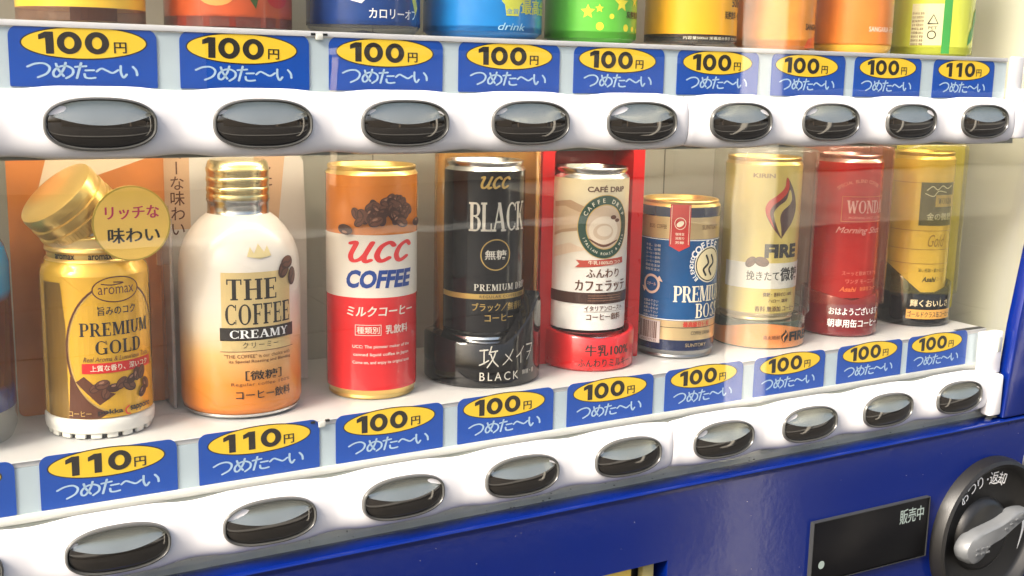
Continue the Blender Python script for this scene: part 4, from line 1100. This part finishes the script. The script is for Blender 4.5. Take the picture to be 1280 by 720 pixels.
D.add("fruit_print", ell(.008, .006, 20, .018, .0170), mat("fruit_red", (.42, .01, .012), .3)).add("fruit_print", poly([(-.003, .020), (.004, .010), (.007, .022)]), mat("leaf_green", (.04, .08, .02), .4)).add("fruit_print", ell(.010, .007, 20, -.016, .018), mat("peach_print", (.75, .30, .08), .3)); D.build(p)
NB = mat("label_navy_blue", (.008, .045, .20), .25, coat=.5)
p, D = bottle("navy blue bottle with white lettering, third of the upper row", .1575, .0318, WHITE, [(.0050, .1100, NB)], -.0022)
D.add("lettering", T("カロリーオフ", .0320, .0052, .0060, .0110, bold=.012), WINK)
D.add("lettering", T("BODY", .0180, .0050, .0, .0210, bold=.02), WINK)
D.add("ribbon_print", poly([(-.016, .0245), (-.012, .0180), (-.014, .0160), (-.020, .0175), (-.018, .0200)]), WINK)
D.add("ribbon_print", poly([(.0160, .0250), (.0185, .0180), (.0220, .0110), (.0245, .0150), (.0220, .0200), (.0260, .0240), (.0230, .0260), (.0205, .0220), (.0190, .0260)]), mat("lime_ink", (.60, .62, .08), .35)); D.build(p)
BL = mat("label_sky_blue", (.010, .22, .60), .22, coat=.6, noise=.12, nscale=18)
p, D = bottle("bright blue bottle with yellow-green Japanese lettering, fourth of the upper row", .2340, .0352, BL, [(.0040, .1100, BL)], -.0032, base=BL)
LI = mat("lime_ink", (), .35)
D.add("lettering", T("最高金賞", .0360, .0086, .0240, .0185, bold=.03), LI)
D.add("medal_print", poly([(-.004, .013), (.004, .013), (.005, .019), (.007, .021), (.007, .030), (-.007, .030), (-.007, .021), (-.005, .019)]), LI).add("medal_print", T("金賞", .008, .003, 0, .0155), BL)
D.add("lettering", T("drink", .0180, .0040, .0, .0070, shear=.3), mat("pale_cyan_ink", (.35, .62, .78), .35)); D.build(p)
GR = mat("label_green", (.14, .56, .06), .25, coat=.5, noise=.12, nscale=20)
p, D = bottle("green bottle with yellow stars and dots, fifth of the upper row", .3115, .0288, GR, [(.0030, .1100, GR)], -.0042, base=GR)
def star(x, y, s_): return xf(poly([((1 if k % 2 == 0 else .45)*math.cos(PI/2+PI*k/5), (1 if k % 2 == 0 else .45)*math.sin(PI/2+PI*k/5)) for k in range(10)]), x, y, s_)
YI = mat("yellow_ink", (.85, .75, .05), .35)
D.add("dot_print", ell(.0024, .0024, 20, -.0115, .0100), YI).add("dot_print", ell(.0022, .0022, 20, .0070, .0095), YI).add("dot_print", ell(.0016, .0016, 16, .0140, .0090), YI).add("dot_print", ell(.0016, .0016, 16, -.0040, .0160), YI)
D.add("star_print", star(-.0190, .0185, .0045), YI).add("star_print", star(-.0120, .0205, .0028), YI).add("star_print", star(.0205, .0085, .0020), YI).add("star_print", star(.003, .0240, .0055), YI).add("star_print", star(.0165, .0260, .004), YI)
D.add("lettering", T("炭酸飲料", .0170, .0044, .0155, .0175, bold=.02), BINK); D.build(p)
AO = mat("label_amber_orange", (.86, .42, .02), .25, coat=.5, noise=.06, nscale=10)
p, D = bottle("amber-orange bottle with a black bottom band, sixth of the upper row", .3915, .0304, AO, [(.0035, .0080, BINK), (.0080, .1100, AO)], -.0038)
D.add("lettering", T("500ml", .0160, .0054, .0180, .0285, bold=.02), BINK).add("lettering", T("炭酸飲料・無果汁", .0260, .0050, .0160, .0205, bold=.012), BINK)
D.add("lettering", T("内容量500ml 栄養成分表示 エネルギー", .0500, .0020, .0, .0057), CREAM); D.build(p)
OR = mat("label_orange", (.82, .30, .04), .25, coat=.5, noise=.35, nscale=40)
p, D = bottle("orange bottle with black lettering, seventh of the upper row", .4660, .0270, OR, [(.0030, .1100, OR)], -.0042, base=OR)
D.add("lettering", T("SANGARIA", .0210, .0042, .0130, .0160, bold=.03), BINK).add("fruit_print", poly([(.002, .002), (.020, .002), (.018, .010), (.006, .008)]), mat("tomato_red", (.62, .08, .015), .3)); D.build(p)
OR2 = mat("label_deep_orange", (.80, .24, .04), .25, coat=.5, noise=.2, nscale=40)
p, D = bottle("deep orange bottle with white lettering, eighth of the upper row", .5415, .0275, OR2, [(.0060, .1100, OR2)], -.0012, base=mat("label_amber_foot", (.86, .50, .06), .3))
D.add("lettering", T("SANGARIA みかん", .0300, .0042, .0040, .0170, bold=.03), mat("pale_pink_ink", (.85, .62, .48), .35)); D.build(p)
YG = mat("label_yellow_green", (.62, .66, .08), .25, coat=.5); 
p, D = bottle("yellow and green bottle with a pale small-print panel, last of the upper row", .6260, .0294, YG, [(.0020, .1100, YG)], -.0052, base=YG)
D.add("label_panel", rect(.0230, .0300, -.0300, .0230), mat("small_print_ground", (.66, .62, .36), .35))
for k in range(9): D.add("small_print", T(random.choice(["名称 炭酸飲料", "原材料名 果糖", "内容量500ml", "保存方法", "賞味期限"]), .0090, .0020, -.0365, .0310-k*.0028), BRINK)
D.add("recycling_mark", stroke([(-.0290, .0235), (-.0255, .0300), (-.0220, .0235), (-.0290, .0235)], .0010, sm=False), BINK)
D.add("recycling_mark", T("PET", .0060, .0022, -.0255, .0205), BINK).add("recycling_mark", xf(ring(.0032, .0032, .0024, .0024), -.0260, .0155), BINK)
GF = mat("leaf_print_green", (.05, .30, .06), .35)
D.add("leaf_print", poly(smooth_pts([(.004, .008), (.012, .014), (.014, .024), (.006, .018), (.004, .008)], 4)[:-1]), GF).add("leaf_print", poly(smooth_pts([(.010, .022), (.018, .026), (.020, .036), (.012, .032), (.010, .022)], 4)[:-1]), GF)
D.add("label_stripe", rect(.0060, .0500, -.0155, .0270), GF); D.build(p)

# ================================================================== unseen surroundings that the glass and the blue door mirror
pv = MB()
pm = mat("paving_slab", (.045, .043, .039), .75, noise=.3, nscale=4)
V, F = [], []
pave = box("pavement", -9, 14, -6.2, -1.9, GZ+.001, GZ+.030, mat("pavement_bed", (.05, .048, .045), .85), None); pave['kind'] = 'structure'
for i in range(-8, 14):
    for j in range(4):
        pv.box(i*1.0+.008, i*1.0+.992, -2.25-j*.98-.96, -2.25-j*.98, GZ+.0305, GZ+.040+.002*((i*7+j*3) % 3))
sl_ = pv.build("slab", pm, pave); sl_['kind'] = 'stuff'
kb = MB()
for i in range(-9, 14): kb.box(i*1.0+.005, i*1.0+.995, -2.06, -1.9005+.15, GZ+.0305, GZ+.12)
k_ = kb.build("kerb", mat("kerb_concrete", (.30, .29, .26), .7, noise=.2, nscale=5), pave); k_['kind'] = 'stuff'
RL = mat("road_line_white", (.26, .26, .24), .7, noise=.3, nscale=6)
ap = box("reflector_apron", 6.1, 26, -10.4, -6.21, GZ+.002, GZ+.02, mat("apron_concrete", (.24, .23, .19), .8, noise=.45, nscale=.9)); ap['kind'] = 'structure'  # unseen pale apron, added to veil the right-hand glass with its reflection
for x0_, x1_, y in ((1.2, 5.6, -7.4),):
    l_ = box("road_line", x0_, x1_, y-.20, y+.20, GZ+.003, GZ+.006, RL); l_['kind'] = 'structure'
post = thing("concrete_post", "pale painted post facing the machine, mirrored as a bright upright band in glass and door", "post", (1.555, -1.22, GZ), R_(-14))
box("shaft", -.03, .03, -.052, .052, .12, 3.2, mat("pale_paint", (.86, .83, .74), .6, noise=.1, nscale=8), post, bevel=.008)
box("footing", -.10, .10, -.10, .10, 0, .1195, mat("footing_concrete", (.40, .38, .34), .8, noise=.2, nscale=8), post, bevel=.012)
WL = mat("beige_render", (.62, .48, .34), .8, noise=.15, nscale=2)
for (x0, x1, h, lb) in ((10.4, 18.0, 1.0, "long low beige garden wall at the far right across the street"), (-3, 3.2, 1.9, "low beige garden wall across the street, left of the gap"), (4.6, 9.0, 1.35, "lower beige garden wall across the street, right of the gap")):
    w = thing("garden_wall", lb, "wall", ((x0+x1)/2, -11, GZ))
    box("wall_body", -(x1-x0)/2, (x1-x0)/2, -.1, .1, 0, h, WL, w); box("coping", -(x1-x0)/2-.03, (x1-x0)/2+.03, -.14, .14, h+.001, h+.07, mat("coping_stone", (.5, .48, .44), .7), w)
